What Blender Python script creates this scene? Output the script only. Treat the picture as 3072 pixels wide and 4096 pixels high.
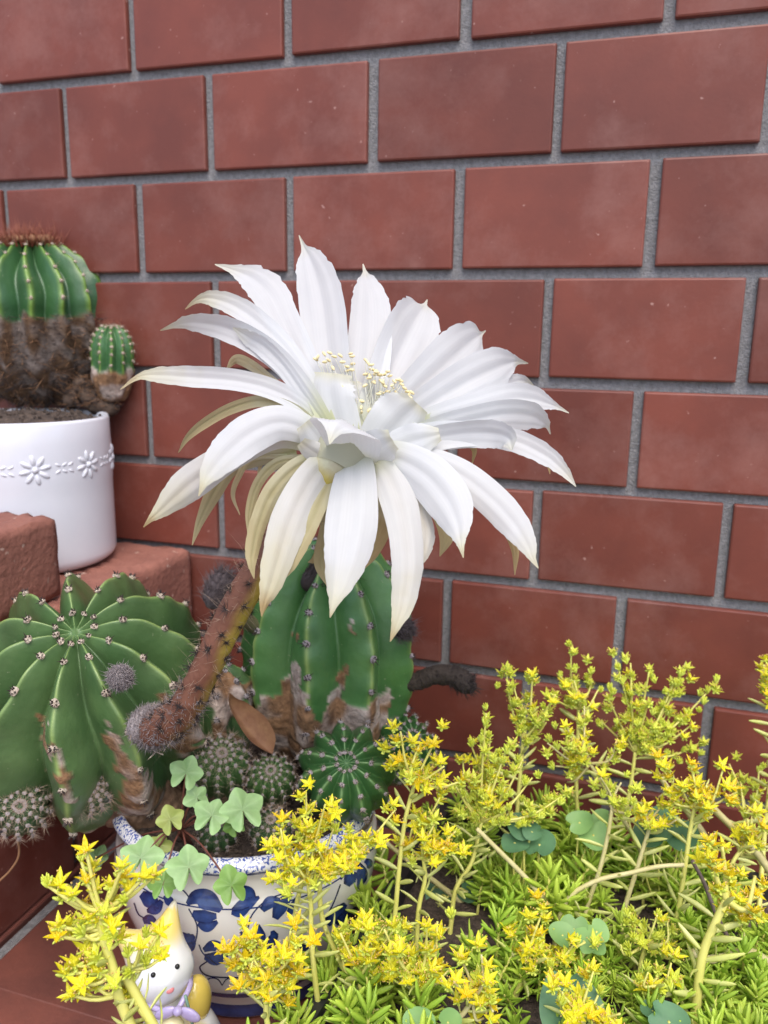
import bpy, math, random
import numpy as np
from mathutils import Matrix, Vector

for o in list(bpy.data.objects):
    bpy.data.objects.remove(o)
scene = bpy.context.scene
COLL = scene.collection
rng = random.Random(7)
nr = np.random.default_rng(11)

# ---------------------------------------------------------------- camera
# solved from the tile grid of the wall (108 x 60 mm tiles, 6 mm joints); wall = plane y 0, floor = z 0
FPX = 3274.56                       # focal length in pixels of the 3072 x 4096 photograph
CAMW = np.array([0.34868, -0.52868, 0.35728])
R0 = np.array([0.9528302, 0.3032015, 0.0135438])      # right
R1 = np.array([0.0763247, -0.1961869, -0.9775916])    # down
R2 = np.array([-0.2937501, 0.9325125, -0.2100745])    # forward
cam_d = bpy.data.cameras.new('camera')
cam = bpy.data.objects.new('camera', cam_d)
COLL.objects.link(cam)
cam.matrix_world = Matrix([[R0[i], -R1[i], -R2[i], CAMW[i]] for i in range(3)] + [[0, 0, 0, 1]])
cam_d.sensor_fit = 'HORIZONTAL'
cam_d.sensor_width = 36.0
cam_d.lens = FPX / 3072 * 36.0
cam_d.clip_start = 0.01
cam_d.clip_end = 200
cam_d.dof.use_dof = True
cam_d.dof.focus_distance = 0.345
cam_d.dof.aperture_fstop = 19
scene.camera = cam
scene.render.resolution_x = 768
scene.render.resolution_y = 1024

# ---------------------------------------------------------------- sky, sun, exposure
SUN_EL, SUN_ROT = math.radians(58), math.radians(155)
world = bpy.data.worlds.new('World')
scene.world = world
world.use_nodes = True
wn = world.node_tree
sky = wn.nodes.new('ShaderNodeTexSky')
sky.sky_type = 'NISHITA'
sky.sun_disc = False
sky.sun_elevation = SUN_EL
sky.sun_rotation = SUN_ROT
sky.air_density = 1.0
sky.dust_density = 3.0
sky.ozone_density = 1.0
bg = wn.nodes['Background']
wn.links.new(sky.outputs[0], bg.inputs[0])
bg.inputs[1].default_value = 0.14
sun_d = bpy.data.lights.new('sun', 'SUN')
sun_d.energy = 1.2
sun_d.angle = math.radians(50)
sun_d.color = (1.0, 0.965, 0.92)
sun = bpy.data.objects.new('sun', sun_d)
COLL.objects.link(sun)
# direction towards the sun, same as the sky's
sdir = Vector((math.sin(SUN_ROT) * math.cos(SUN_EL), math.cos(SUN_ROT) * math.cos(SUN_EL), math.sin(SUN_EL)))
sun.rotation_euler = sdir.to_track_quat('Z', 'Y').to_euler()
sun.location = (0, -2, 3)
vs = scene.view_settings
vs.view_transform = 'Standard'
vs.look = 'None'
vs.gamma = 1
vs.use_curve_mapping = False
vs.exposure = 0.88

# ---------------------------------------------------------------- helpers
PXM = 3072 / 1659 / FPX             # metres per working pixel (1659 x 2212 picture) per metre of depth


def U(px, py, k):
    "point seen at working pixel (px, py) at depth k metres"
    return CAMW + k * (R0 * ((px - 829.5) * PXM) + R1 * ((py - 1106) * PXM) + R2)


def PJ(P):
    q = np.asarray(P, float) - CAMW
    d = q @ R2
    return q @ R0 / d / PXM + 829.5, q @ R1 / d / PXM + 1106, d


WM = {}


def W(o):
    return WM.get(o.name, Matrix.Identity(4))


def attach(o, parent):
    if parent is not None:
        o.parent = parent
        o.matrix_parent_inverse = W(parent).inverted()


def tag(o, label=None, cat=None, group=None, kind=None):
    if label: o['label'] = label
    if cat: o['category'] = cat
    if group: o['group'] = group
    if kind: o['kind'] = kind
    return o


def thing(name, loc, label, cat, group=None):
    o = bpy.data.objects.new(name, None)
    o.empty_display_size = 0.01
    COLL.objects.link(o)
    o.location = loc
    WM[o.name] = Matrix.Translation(loc)
    return tag(o, label, cat, group)


def mk_mesh(name, V, F, mats, mi=None, col=None, smooth=True):
    me = bpy.data.meshes.new(name)
    me.from_pydata([tuple(map(float, v)) for v in V], [], [tuple(map(int, f)) for f in F])
    for m in (mats if isinstance(mats, (list, tuple)) else [mats]):
        me.materials.append(M[m] if isinstance(m, str) else m)
    if mi is not None:
        me.polygons.foreach_set('material_index', list(mi))
    if smooth:
        me.polygons.foreach_set('use_smooth', [True] * len(me.polygons))
    if col is not None:
        a = me.attributes.new('Col', 'FLOAT_COLOR', 'POINT')
        c = np.ones((len(V), 4), np.float32)
        c[:, :3] = np.asarray(col)[:, :3]
        a.data.foreach_set('color', c.ravel())
    me.update()
    return me


def put(name, me, parent=None, mat=None, kind=None, label=None):
    o = bpy.data.objects.new(name, me)
    COLL.objects.link(o)
    if mat is not None:
        o.matrix_basis = mat
    WM[o.name] = mat if mat is not None else Matrix.Identity(4)
    attach(o, parent)
    if kind: o['kind'] = kind
    if label: o['label'] = label
    return o


class MB:
    "collects geometry of one mesh"
    def __init__(s):
        s.V = []; s.F = []; s.mi = []; s.C = []

    def add(s, V, F, m=0, c=(1, 1, 1)):
        b = len(s.V)
        V = np.asarray(V, float)
        s.V.extend(V.tolist())
        c = np.asarray(c, float)
        if c.ndim == 1:
            c = np.tile(c, (len(V), 1))
        s.C.extend(c.tolist())
        for f in F:
            s.F.append([i + b for i in f])
            s.mi.append(m)

    def mesh(s, name, mats, smooth=True):
        return mk_mesh(name, s.V, s.F, mats, s.mi, s.C, smooth)

    def build(s, name, mats, parent=None, smooth=True, kind=None, label=None):
        return put(name, s.mesh(name, mats, smooth), parent, kind=kind, label=label)


def unit(v):
    v = np.asarray(v, float)
    return v / (np.linalg.norm(v) + 1e-12)


def frame(d, spin=0.0):
    z = unit(d)
    a = np.array([0, 0, 1.0]) if abs(z[2]) < 0.9 else np.array([1.0, 0, 0])
    x = unit(np.cross(a, z)); y = np.cross(z, x)
    c, s_ = math.cos(spin), math.sin(spin)
    return x * c + y * s_, y * c - x * s_, z


def mat_dir(loc, d, spin=0.0, sc=1.0):
    x, y, z = frame(d, spin)
    return Matrix([[x[i] * sc, y[i] * sc, z[i] * sc, loc[i]] for i in range(3)] + [[0, 0, 0, 1]])


def catmull(P, n):
    P = np.asarray(P, float)
    if P.ndim == 1: P = P[:, None]
    m = len(P)
    if m == 2:
        t = np.linspace(0, 1, n)[:, None]
        return P[0] * (1 - t) + P[1] * t
    Q = np.vstack([2 * P[0] - P[1], P, 2 * P[-1] - P[-2]])
    out = []
    for i in range(n):
        u = i / (n - 1) * (m - 1)
        j = min(int(u), m - 2); t = u - j
        a, b, c, d = Q[j], Q[j + 1], Q[j + 2], Q[j + 3]
        out.append(0.5 * ((2 * b) + (-a + c) * t + (2 * a - 5 * b + 4 * c - d) * t * t + (-a + 3 * b - 3 * c + d) * t ** 3))
    return np.array(out)


def tube(pts, rad, n=8, cap=True, jit=0.0):
    pts = np.asarray(pts, float)
    rad = np.broadcast_to(np.asarray(rad, float), (len(pts),))
    T = np.gradient(pts, axis=0)
    T /= np.linalg.norm(T, axis=1)[:, None] + 1e-12
    x, _, _ = frame(T[0])
    V, F = [], []
    for i in range(len(pts)):
        x = unit(x - T[i] * np.dot(x, T[i])); y = np.cross(T[i], x)
        for j in range(n):
            a = 2 * math.pi * j / n
            r = rad[i] * (1 + jit * rng.uniform(-1, 1))
            V.append(pts[i] + r * (x * math.cos(a) + y * math.sin(a)))
    for i in range(len(pts) - 1):
        for j in range(n):
            k = (j + 1) % n
            F.append((i * n + j, i * n + k, (i + 1) * n + k, (i + 1) * n + j))
    if cap:
        F.append(tuple(reversed(range(n))))
        F.append(tuple(range((len(pts) - 1) * n, len(pts) * n)))
    return V, F


def lathe(prof, n=64, c=(0, 0, 0)):
    V, F = [], []
    for r, z in prof:
        for j in range(n):
            a = 2 * math.pi * j / n
            V.append((c[0] + r * math.cos(a), c[1] + r * math.sin(a), c[2] + z))
    for i in range(len(prof) - 1):
        for j in range(n):
            k = (j + 1) % n
            F.append((i * n + j, i * n + k, (i + 1) * n + k, (i + 1) * n + j))
    return V, F


def sphere(c, rx, ry=None, rz=None, nu=12, nv=8, axes=None):
    ry = rx if ry is None else ry
    rz = rx if rz is None else rz
    A = np.eye(3) if axes is None else np.array(axes)
    V, F = [], []
    for i in range(nv + 1):
        p = math.pi * i / nv
        for j in range(nu):
            a = 2 * math.pi * j / nu
            q = np.array([rx * math.sin(p) * math.cos(a), ry * math.sin(p) * math.sin(a), rz * math.cos(p)])
            V.append(np.asarray(c) + q @ A)
    for i in range(nv):
        for j in range(nu):
            k = (j + 1) % nu
            F.append((i * nu + j, (i + 1) * nu + j, (i + 1) * nu + k, i * nu + k))
    return V, F


def cone(p, d, r, l, n=4):
    x, y, z = frame(d)
    p = np.asarray(p, float)
    V = [p + r * (x * math.cos(2 * math.pi * j / n) + y * math.sin(2 * math.pi * j / n)) for j in range(n)] + [p + z * l]
    return V, [(j, (j + 1) % n, n) for j in range(n)]


def hair(mb, p, d, l, r, bend, m=0, c=(1, 1, 1)):
    "one bent tapered hair, three-sided"
    x, y, z = frame(d)
    p = np.asarray(p, float); b = np.asarray(bend, float)
    V = []
    for t, q in ((0, 1), (0.5, 0.75)):
        cc = p + z * l * t + b * l * t * t
        for j in range(3):
            a = 2.094 * j
            V.append(cc + r * q * (x * math.cos(a) + y * math.sin(a)))
    V.append(p + z * l + b * l)
    F = [(0, 1, 4, 3), (1, 2, 5, 4), (2, 0, 3, 5), (3, 4, 6), (4, 5, 6), (5, 3, 6)]
    mb.add(V, F, m, c)


def sm(a, b, x):
    t = np.clip((x - a) / (b - a), 0, 1)
    return t * t * (3 - 2 * t)


_lat = nr.random((24, 24, 24))


def vnoise(P, f):
    "smooth value noise 0..1 at points P"
    Q = np.asarray(P, float) * f + 1000
    i = np.floor(Q).astype(int); t = Q - i; t = t * t * (3 - 2 * t)
    r = 0
    for dx in (0, 1):
        for dy in (0, 1):
            for dz in (0, 1):
                w = (t[..., 0] if dx else 1 - t[..., 0]) * (t[..., 1] if dy else 1 - t[..., 1]) * (t[..., 2] if dz else 1 - t[..., 2])
                r = r + w * _lat[(i[..., 0] + dx) % 24, (i[..., 1] + dy) % 24, (i[..., 2] + dz) % 24]
    return r


def inpoly(x, y, poly):
    ins = np.zeros(np.shape(x), bool)
    n = len(poly)
    for i in range(n):
        x1, y1 = poly[i]; x2, y2 = poly[(i + 1) % n]
        c = ((y1 > y) != (y2 > y)) & (x < (x2 - x1) * (y - y1) / (y2 - y1 + 1e-9) + x1)
        ins ^= c
    return ins


# ---------------------------------------------------------------- materials
M = {}


def mat(name, base=(0.5, 0.5, 0.5), rough=0.6, noise=None, scale=20, bump=0.0, bscale=200, col=False, rand=0.0,
        transl=0.0, spec=0.5, sss=0.0, coat=0.0, bdist=0.001, detail=4, speck=None, bloom=None):
    m = bpy.data.materials.new(name)
    m.use_nodes = True
    nt = m.node_tree; N = nt.nodes; L = nt.links
    b = N['Principled BSDF']
    tc = N.new('ShaderNodeTexCoord')
    geo = N.new('ShaderNodeNewGeometry')
    pos = geo.outputs['Position']
    b.inputs['Roughness'].default_value = rough
    b.inputs['Specular IOR Level'].default_value = spec
    out = None
    if col:
        a = N.new('ShaderNodeAttribute'); a.attribute_name = 'Col'
        out = a.outputs['Color']
        if base != (1, 1, 1):
            mx = N.new('ShaderNodeMix'); mx.data_type = 'RGBA'; mx.blend_type = 'MULTIPLY'
            mx.inputs[0].default_value = 1
            L.new(out, mx.inputs[6]); mx.inputs[7].default_value = (*base, 1)
            out = mx.outputs[2]
    else:
        r = N.new('ShaderNodeRGB'); r.outputs[0].default_value = (*base, 1)
        out = r.outputs[0]
    if noise is not None:
        n = N.new('ShaderNodeTexNoise'); n.inputs['Scale'].default_value = scale; n.inputs['Detail'].default_value = detail
        n.inputs['Roughness'].default_value = 0.6
        L.new(pos, n.inputs['Vector'])
        rp = N.new('ShaderNodeMapRange'); rp.inputs[1].default_value = 0.35; rp.inputs[2].default_value = 0.68
        L.new(n.outputs['Fac'], rp.inputs[0])
        mx = N.new('ShaderNodeMix'); mx.data_type = 'RGBA'
        if col:
            mx.blend_type = 'MULTIPLY'
            mu = N.new('ShaderNodeMix'); mu.data_type = 'RGBA'; mu.blend_type = 'MULTIPLY'
            mu.inputs[0].default_value = 1
            L.new(out, mu.inputs[6]); mu.inputs[7].default_value = (*noise, 1)
            mx.blend_type = 'MIX'
            L.new(rp.outputs[0], mx.inputs[0]); L.new(out, mx.inputs[6]); L.new(mu.outputs[2], mx.inputs[7])
        else:
            L.new(rp.outputs[0], mx.inputs[0]); L.new(out, mx.inputs[6]); mx.inputs[7].default_value = (*noise, 1)
        out = mx.outputs[2]
    if bloom is not None:                     # patchy dusty film: (colour, scale, strength)
        n = N.new('ShaderNodeTexNoise'); n.inputs['Scale'].default_value = bloom[1]; n.inputs['Detail'].default_value = 6
        n.inputs['Roughness'].default_value = 0.7
        L.new(pos, n.inputs['Vector'])
        rp = N.new('ShaderNodeMapRange'); rp.inputs[1].default_value = 0.48; rp.inputs[2].default_value = 0.78; rp.inputs[4].default_value = bloom[2]
        L.new(n.outputs['Fac'], rp.inputs[0])
        mx = N.new('ShaderNodeMix'); mx.data_type = 'RGBA'
        L.new(rp.outputs[0], mx.inputs[0]); L.new(out, mx.inputs[6]); mx.inputs[7].default_value = (*bloom[0], 1)
        out = mx.outputs[2]
    if speck is not None:                     # (colour, scale, threshold)
        n = N.new('ShaderNodeTexNoise'); n.inputs['Scale'].default_value = speck[1]; n.inputs['Detail'].default_value = 2
        L.new(pos, n.inputs['Vector'])
        rp = N.new('ShaderNodeMapRange'); rp.inputs[1].default_value = speck[2]; rp.inputs[2].default_value = speck[2] + 0.06
        L.new(n.outputs['Fac'], rp.inputs[0])
        mx = N.new('ShaderNodeMix'); mx.data_type = 'RGBA'
        L.new(rp.outputs[0], mx.inputs[0]); L.new(out, mx.inputs[6]); mx.inputs[7].default_value = (*speck[0], 1)
        out = mx.outputs[2]
    if rand:
        oi = N.new('ShaderNodeObjectInfo')
        hs = N.new('ShaderNodeHueSaturation')
        mr = N.new('ShaderNodeMapRange'); mr.inputs[3].default_value = 1 - rand; mr.inputs[4].default_value = 1 + rand
        L.new(oi.outputs['Random'], mr.inputs[0]); L.new(mr.outputs[0], hs.inputs['Value'])
        L.new(out, hs.inputs['Color'])
        out = hs.outputs[0]
    L.new(out, b.inputs['Base Color'])
    if bump:
        n = N.new('ShaderNodeTexNoise'); n.inputs['Scale'].default_value = bscale; n.inputs['Detail'].default_value = 5
        L.new(pos, n.inputs['Vector'])
        bp = N.new('ShaderNodeBump'); bp.inputs['Strength'].default_value = bump; bp.inputs['Distance'].default_value = bdist
        L.new(n.outputs['Fac'], bp.inputs['Height']); L.new(bp.outputs[0], b.inputs['Normal'])
    if sss:
        b.inputs['Subsurface Weight'].default_value = sss
        b.inputs['Subsurface Radius'].default_value = (0.004, 0.003, 0.002)
        b.inputs['Subsurface Scale'].default_value = 0.5
    if coat:
        b.inputs['Coat Weight'].default_value = coat
        b.inputs['Coat Roughness'].default_value = 0.08
    if transl:
        t = N.new('ShaderNodeBsdfTranslucent')
        L.new(out, t.inputs['Color'])
        ms = N.new('ShaderNodeMixShader'); ms.inputs[0].default_value = transl
        L.new(b.outputs[0], ms.inputs[1]); L.new(t.outputs[0], ms.inputs[2])
        L.new(ms.outputs[0], N['Material Output'].inputs[0])
    M[name] = m
    return m


mat('tile', (0.192, 0.052, 0.035), 0.42, spec=0.36, noise=(0.142, 0.040, 0.029), scale=18, bump=0.16, bscale=420, rand=0.13, bdist=0.0004, speck=((0.36, 0.20, 0.17), 240, 0.715), bloom=((0.32, 0.17, 0.145), 13, 0.5))
mat('grout', (0.265, 0.265, 0.275), 0.95, noise=(0.17, 0.17, 0.175), scale=300, bump=0.7, bscale=700, bdist=0.0015)
mat('floor_tile', (0.20, 0.068, 0.050), 0.5, noise=(0.12, 0.045, 0.037), scale=25, bump=0.25, bscale=400, rand=0.1)
mat('ground', (0.19, 0.185, 0.18), 0.95, noise=(0.12, 0.115, 0.11), scale=60, bump=0.5, bscale=300)
mat('brick', (0.30, 0.125, 0.092), 0.85, noise=(0.22, 0.088, 0.066), scale=40, bump=0.7, bscale=260, rand=0.06, bdist=0.0015, speck=((0.45, 0.30, 0.25), 140, 0.66))
mat('white_glaze', (0.70, 0.715, 0.78), 0.25, bump=0.05, bscale=60, coat=0.3, noise=(0.66, 0.68, 0.75), scale=30)
mat('soil', (0.045, 0.032, 0.026), 0.95, noise=(0.12, 0.085, 0.065), scale=300, bump=1.0, bscale=500, bdist=0.003)
mat('cactus', (1, 1, 1), 0.36, noise=(0.62, 0.72, 0.62), scale=38, col=True, bump=0.28, bscale=260, sss=0.0, bdist=0.0009, speck=((0.22, 0.27, 0.15), 420, 0.72))
mat('cork', (1, 1, 1), 0.9, noise=(0.55, 0.50, 0.48), scale=180, col=True, bump=0.9, bscale=350, bdist=0.0015)
mat('wool', (0.62, 0.54, 0.44), 0.95, noise=(0.35, 0.26, 0.20), scale=900, bump=1, bscale=1500)
mat('wool_grey', (0.42, 0.37, 0.37), 0.95, noise=(0.26, 0.22, 0.22), scale=900, bump=1, bscale=1500)
mat('spine_dark', (0.035, 0.022, 0.02), 0.6)
mat('spine_pale', (0.42, 0.31, 0.23), 0.6)
mat('spine_red', (0.20, 0.055, 0.028), 0.6)
mat('hair_grey', (0.27, 0.235, 0.24), 0.8, rand=0.1)
mat('hair_mid', (0.12, 0.095, 0.10), 0.8, rand=0.1)
mat('hair_dark', (0.035, 0.024, 0.023), 0.7)
mat('petal', (1, 1, 1), 0.55, col=True, transl=0.38, spec=0.25, bump=0.06, bscale=300)
mat('tube', (1, 1, 1), 0.6, noise=(0.8, 0.72, 0.7), scale=160, col=True, bump=0.3, bscale=500)
mat('filament', (0.80, 0.80, 0.70), 0.6, transl=0.3)
mat('anther', (0.80, 0.68, 0.38), 0.8)
mat('porcelain', (0.84, 0.80, 0.74), 0.12, noise=(0.80, 0.76, 0.70), scale=25, coat=0.6)
mat('blue_line', (0.035, 0.06, 0.22), 0.14, coat=0.6, noise=(0.02, 0.035, 0.13), scale=120)
mat('blue_paint', (1, 1, 1), 0.14, col=True, coat=0.6, noise=(0.45, 0.5, 0.6), scale=220)
mat('blue_speckle', (0.70, 0.70, 0.72), 0.14, coat=0.6, speck=((0.05, 0.09, 0.34), 850, 0.50))
mat('ivy', (1, 1, 1), 0.5, col=True, transl=0.25, noise=(0.85, 0.92, 0.8), scale=200, bump=0.15, bscale=500)
mat('ivy_stem', (0.16, 0.055, 0.04), 0.5)
mat('dry', (0.31, 0.165, 0.08), 0.7, noise=(0.22, 0.10, 0.05), scale=130, bump=0.5, bscale=240, transl=0.15)
mat('sed_leaf', (0.60, 0.74, 0.10), 0.45, noise=(0.48, 0.67, 0.075), scale=60, rand=0.10, transl=0.3)
mat('sed_leaf_dark', (0.48, 0.67, 0.075), 0.45, noise=(0.36, 0.57, 0.06), scale=60, rand=0.10, transl=0.3)
mat('sed_leaf_pale', (0.82, 0.83, 0.36), 0.45, noise=(0.74, 0.79, 0.20), scale=90, rand=0.08, transl=0.35)
mat('sed_stem', (0.70, 0.67, 0.19), 0.45, noise=(0.60, 0.58, 0.13), scale=90)
mat('sed_stem_pale', (0.64, 0.58, 0.30), 0.5, noise=(0.52, 0.46, 0.18), scale=90)
mat('star', (0.84, 0.76, 0.02), 0.45, noise=(0.80, 0.78, 0.04), scale=130, rand=0.06, transl=0.22)
mat('star_lime', (0.78, 0.82, 0.09), 0.45, noise=(0.70, 0.77, 0.09), scale=130, rand=0.06, transl=0.3)
mat('star_gold', (0.86, 0.62, 0.01), 0.45, noise=(0.82, 0.70, 0.02), scale=130, rand=0.06, transl=0.22)
mat('bud', (0.68, 0.77, 0.12), 0.45, rand=0.08, transl=0.15)
mat('pollen', (0.75, 0.50, 0.15), 0.7)
mat('round_leaf', (0.12, 0.26, 0.12), 0.5, noise=(0.085, 0.19, 0.095), scale=70, rand=0.1, transl=0.2)
mat('round_leaf_pale', (0.26, 0.44, 0.14), 0.5, noise=(0.20, 0.38, 0.12), scale=70, rand=0.1, transl=0.2)
mat('twig', (0.12, 0.085, 0.075), 0.8, noise=(0.2, 0.15, 0.13), scale=150)
mat('planter', (0.022, 0.022, 0.024), 0.45, bump=0.2, bscale=200)
mat('cat_white', (1, 1, 1), 0.12, col=True, coat=0.5)
mat('cat_black', (0.015, 0.015, 0.015), 0.15)
mat('cat_pink', (0.80, 0.28, 0.28), 0.2)
mat('cat_lilac', (0.52, 0.44, 0.66), 0.18, coat=0.4, noise=(0.42, 0.34, 0.58), scale=150)
mat('cat_green', (0.22, 0.36, 0.27), 0.2)

# ---------------------------------------------------------------- setting: ground, wall, plinth
TL, TH = 0.1148, 0.066
TW, THT = 0.1085, 0.0595


def slab_mesh(name, w, h, t, bev, mats):
    "tile lying in the xy plane, back at z 0, rounded front edges, chamfered corners"
    V, F = [], []
    def ring(inset, z):
        x, y = w / 2 - inset, h / 2 - inset
        c = bev * 0.45
        return [(x - c, -y, z), (x, -y + c, z), (x, y - c, z), (x - c, y, z), (-x + c, y, z), (-x, y - c, z), (-x, -y + c, z), (-x + c, -y, z)]
    rings = [ring(0, 0), ring(0, t - bev), ring(bev * 0.3, t - bev * 0.3), ring(bev, t)]
    for r in rings: V += r
    for i in range(3):
        for j in range(8):
            k = (j + 1) % 8
            F.append((i * 8 + j, i * 8 + k, (i + 1) * 8 + k, (i + 1) * 8 + j))
    F.append(tuple(range(24, 32)))
    return mk_mesh(name, V, F, mats, smooth=False)


def box(mb, x0, x1, y0, y1, z0, z1, m=0):
    V = [(x, y, z) for z in (z0, z1) for y in (y0, y1) for x in (x0, x1)]
    mb.add(V, [(0, 2, 3, 1), (4, 5, 7, 6), (0, 1, 5, 4), (2, 6, 7, 3), (0, 4, 6, 2), (1, 3, 7, 5)], m)


# ground / floor
mb = MB()
mb.add([(-30, -60, -0.0045), (30, -60, -0.0045), (30, 0.3, -0.0045), (-30, 0.3, -0.0045)], [(0, 1, 2, 3)])
ground = mb.build('ground', ['grout'], smooth=False)
ground['kind'] = 'structure'
mb = MB()
mb.add([(-60, -60, -0.012), (60, -60, -0.012), (60, 60, -0.012), (-60, 60, -0.012)], [(0, 1, 2, 3)])
FT = slab_mesh('floor_tile', 0.1035, 0.2165, 0.0085, 0.0018, 'floor_tile')
for i in range(-4, 8):
    for j in range(-5, 1):
        x = 0.011 + 0.114 * (i + 0.5)
        y = -0.086 - 0.114 * ((i + 1) % 2) + 0.228 * (j + 0.5)
        if y - 0.111 > -0.004: continue
        if y + 0.111 > -0.004: y = min(y, -0.115)
        put('tile', FT, ground, Matrix.Translation((x, y, -0.0075 + rng.uniform(-.0004, .0004))))

wall = thing('tiled_wall', (0.3, 0, 0), 'red brown tiled wall with grey mortar joints behind the pots', 'wall')
mb = MB()
box(mb, -1.1, 1.7, 0.0, 0.06, -0.05, 1.3)
mb.build('mortar', ['grout'], wall, smooth=False)
TM = slab_mesh('wall_tile', TW, THT, 0.0040, 0.0013, 'tile')
ROT = Matrix(((1, 0, 0, 0), (0, 0, -1, 0), (0, 1, 0, 0), (0, 0, 0, 1)))      # xy plane -> wall facing -y
for row in range(-3, 9):
    for i in range(-5, 8):
        x = TL * (i + (0.5 if row % 2 == 0 else 0.0))
        z = 0.594 - TH * (row + 0.5)
        tilt = Matrix.Rotation(rng.uniform(-.003, .003), 4, 'X') @ Matrix.Rotation(rng.uniform(-.003, .003), 4, 'Y') @ Matrix.Rotation(rng.uniform(-.003, .003), 4, 'Z')
        put('tile', TM, wall, Matrix.Translation((x + rng.uniform(-.0006, .0006), -0.0005, z + rng.uniform(-.0005, .0005))) @ ROT @ tilt)

plinth = thing('tiled_plinth', (-0.18, -0.2, 0), 'low red tiled plinth under the stacked bricks and white pot', 'plinth')
mb = MB()
box(mb, -0.40, 0.0, -0.46, -0.006, -0.002, 0.126)
mb.build('core', ['grout'], plinth, smooth=False)
PT = slab_mesh('plinth_tile', 0.108, 0.060, 0.0055, 0.0015, 'tile')
ROTX = Matrix(((0, 0, 1, 0), (1, 0, 0, 0), (0, 1, 0, 0), (0, 0, 0, 1)))      # facing +x
for r in range(2):
    for j in range(4):
        put('tile', PT, plinth, Matrix.Translation((-0.0005, -0.062 - 0.114 * j - 0.057 * r + (0.05 if r else 0), 0.0325 + 0.066 * r)) @ ROTX)
PC = slab_mesh('plinth_cap', 0.108, 0.108, 0.0065, 0.0018, 'floor_tile')
for i in range(3):
    for j in range(4):
        put('cap_tile', PC, plinth, Matrix.Translation((-0.050 - 0.114 * i, -0.062 - 0.114 * j, 0.1255)))

# ---------------------------------------------------------------- bricks on the plinth
def brick(x0, x1, y0, y1, z0, z1, label, groove_axis, seed):
    "one loose brick: worn rounded edges, wire-cut grooves on top"
    n = [max(6, int((b - a) / 0.005)) for a, b in ((x0, x1), (y0, y1))] + [10]
    g = np.array([x1 - x0, y1 - y0, z1 - z0]) / 2
    c = np.array([x0 + x1, y0 + y1, z0 + z1]) / 2
    V, F, idx = [], [], {}
    def vid(p):
        k = tuple(np.round(p, 6))
        if k not in idx:
            idx[k] = len(V); V.append(p)
        return idx[k]
    for ax in range(3):
        u, v = (ax + 1) % 3, (ax + 2) % 3
        for sgn in (-1, 1):
            for i in range(n[u]):
                for j in range(n[v]):
                    q = []
                    for du, dv in ((0, 0), (1, 0), (1, 1), (0, 1)):
                        p = np.zeros(3); p[ax] = sgn
                        p[u] = -1 + 2 * (i + du) / n[u]; p[v] = -1 + 2 * (j + dv) / n[v]
                        q.append(vid(p))
                    F.append(q if sgn > 0 else q[::-1])
    P = np.array(V) * g
    r = 0.0020
    inner = np.clip(P, -(g - r), g - r)
    d = P - inner
    ln = np.linalg.norm(d, axis=1)[:, None]
    P = np.where(ln > r, inner + d / np.maximum(ln, 1e-9) * r, P)
    top = sm(g[2] - 0.004, g[2] - 0.0005, P[:, 2])
    s = P[:, groove_axis] + 0.35 * P[:, 1 - groove_axis]
    P[:, 2] += top * 0.0013 * np.sin(s * 2 * math.pi / 0.0125)
    P += ((vnoise(P + seed, 130) - 0.5) * 0.0007)[:, None] * np.sign(P) * (np.abs(P) > g - 0.006)
    me = mk_mesh('brick', P, F, 'brick')
    o = put('brick', me, None, Matrix.Translation(c))
    tag(o, label, 'brick')
    return o


ZP = 0.1322
brick(-0.070, 0.034, -0.217, -0.008, ZP, 0.2, 'pinkish terracotta brick under the white pot, its ribbed end against the wall', 1, 1.3)
brick(-0.176, -0.073, -0.217, -0.008, ZP, 0.2, 'terracotta brick under the white pot, away from the flowering cactus', 1, 5.1)
brick(-0.190, 0.0225, -0.2395, -0.1365, 0.2015, 0.2505, 'worn red brick standing in front of the white pot', 0, 9.7)

# ---------------------------------------------------------------- white pot with embossed daisies
WPX, WPY, WPR, WPZ = -0.0555, -0.0725, 0.0580, 0.2015
WPH = 0.100
wp = thing('white_pot', (WPX, WPY, WPZ), 'white glazed cylinder pot with embossed daisies standing on bricks', 'pot')
prof = [(0.001, 0.0)] + [(WPR - 0.008 + 0.008 * math.sin(a), 0.008 - 0.008 * math.cos(a)) for a in np.linspace(0, math.pi / 2, 7)]
prof += [(WPR, z) for z in np.linspace(0.012, 0.056, 6)]
prof += [(WPR + 0.0003, 0.059), (WPR + 0.0003, 0.082), (WPR, 0.085), (WPR - 0.0002, WPH - 0.002),
         (WPR - 0.0012, WPH), (WPR - 0.003, WPH - 0.0008), (WPR - 0.0042, WPH - 0.004), (WPR - 0.0045, 0.06), (0.001, 0.06)]
V, F = lathe(prof, 96, (WPX, WPY, WPZ))
mb = MB(); mb.add(V, F); mb.build('body', ['white_glaze'], wp)


def on_cyl(ang, z, off=0.0):
    return np.array([WPX + (WPR + off) * math.cos(ang), WPY + (WPR + off) * math.sin(ang), WPZ + z])


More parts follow.
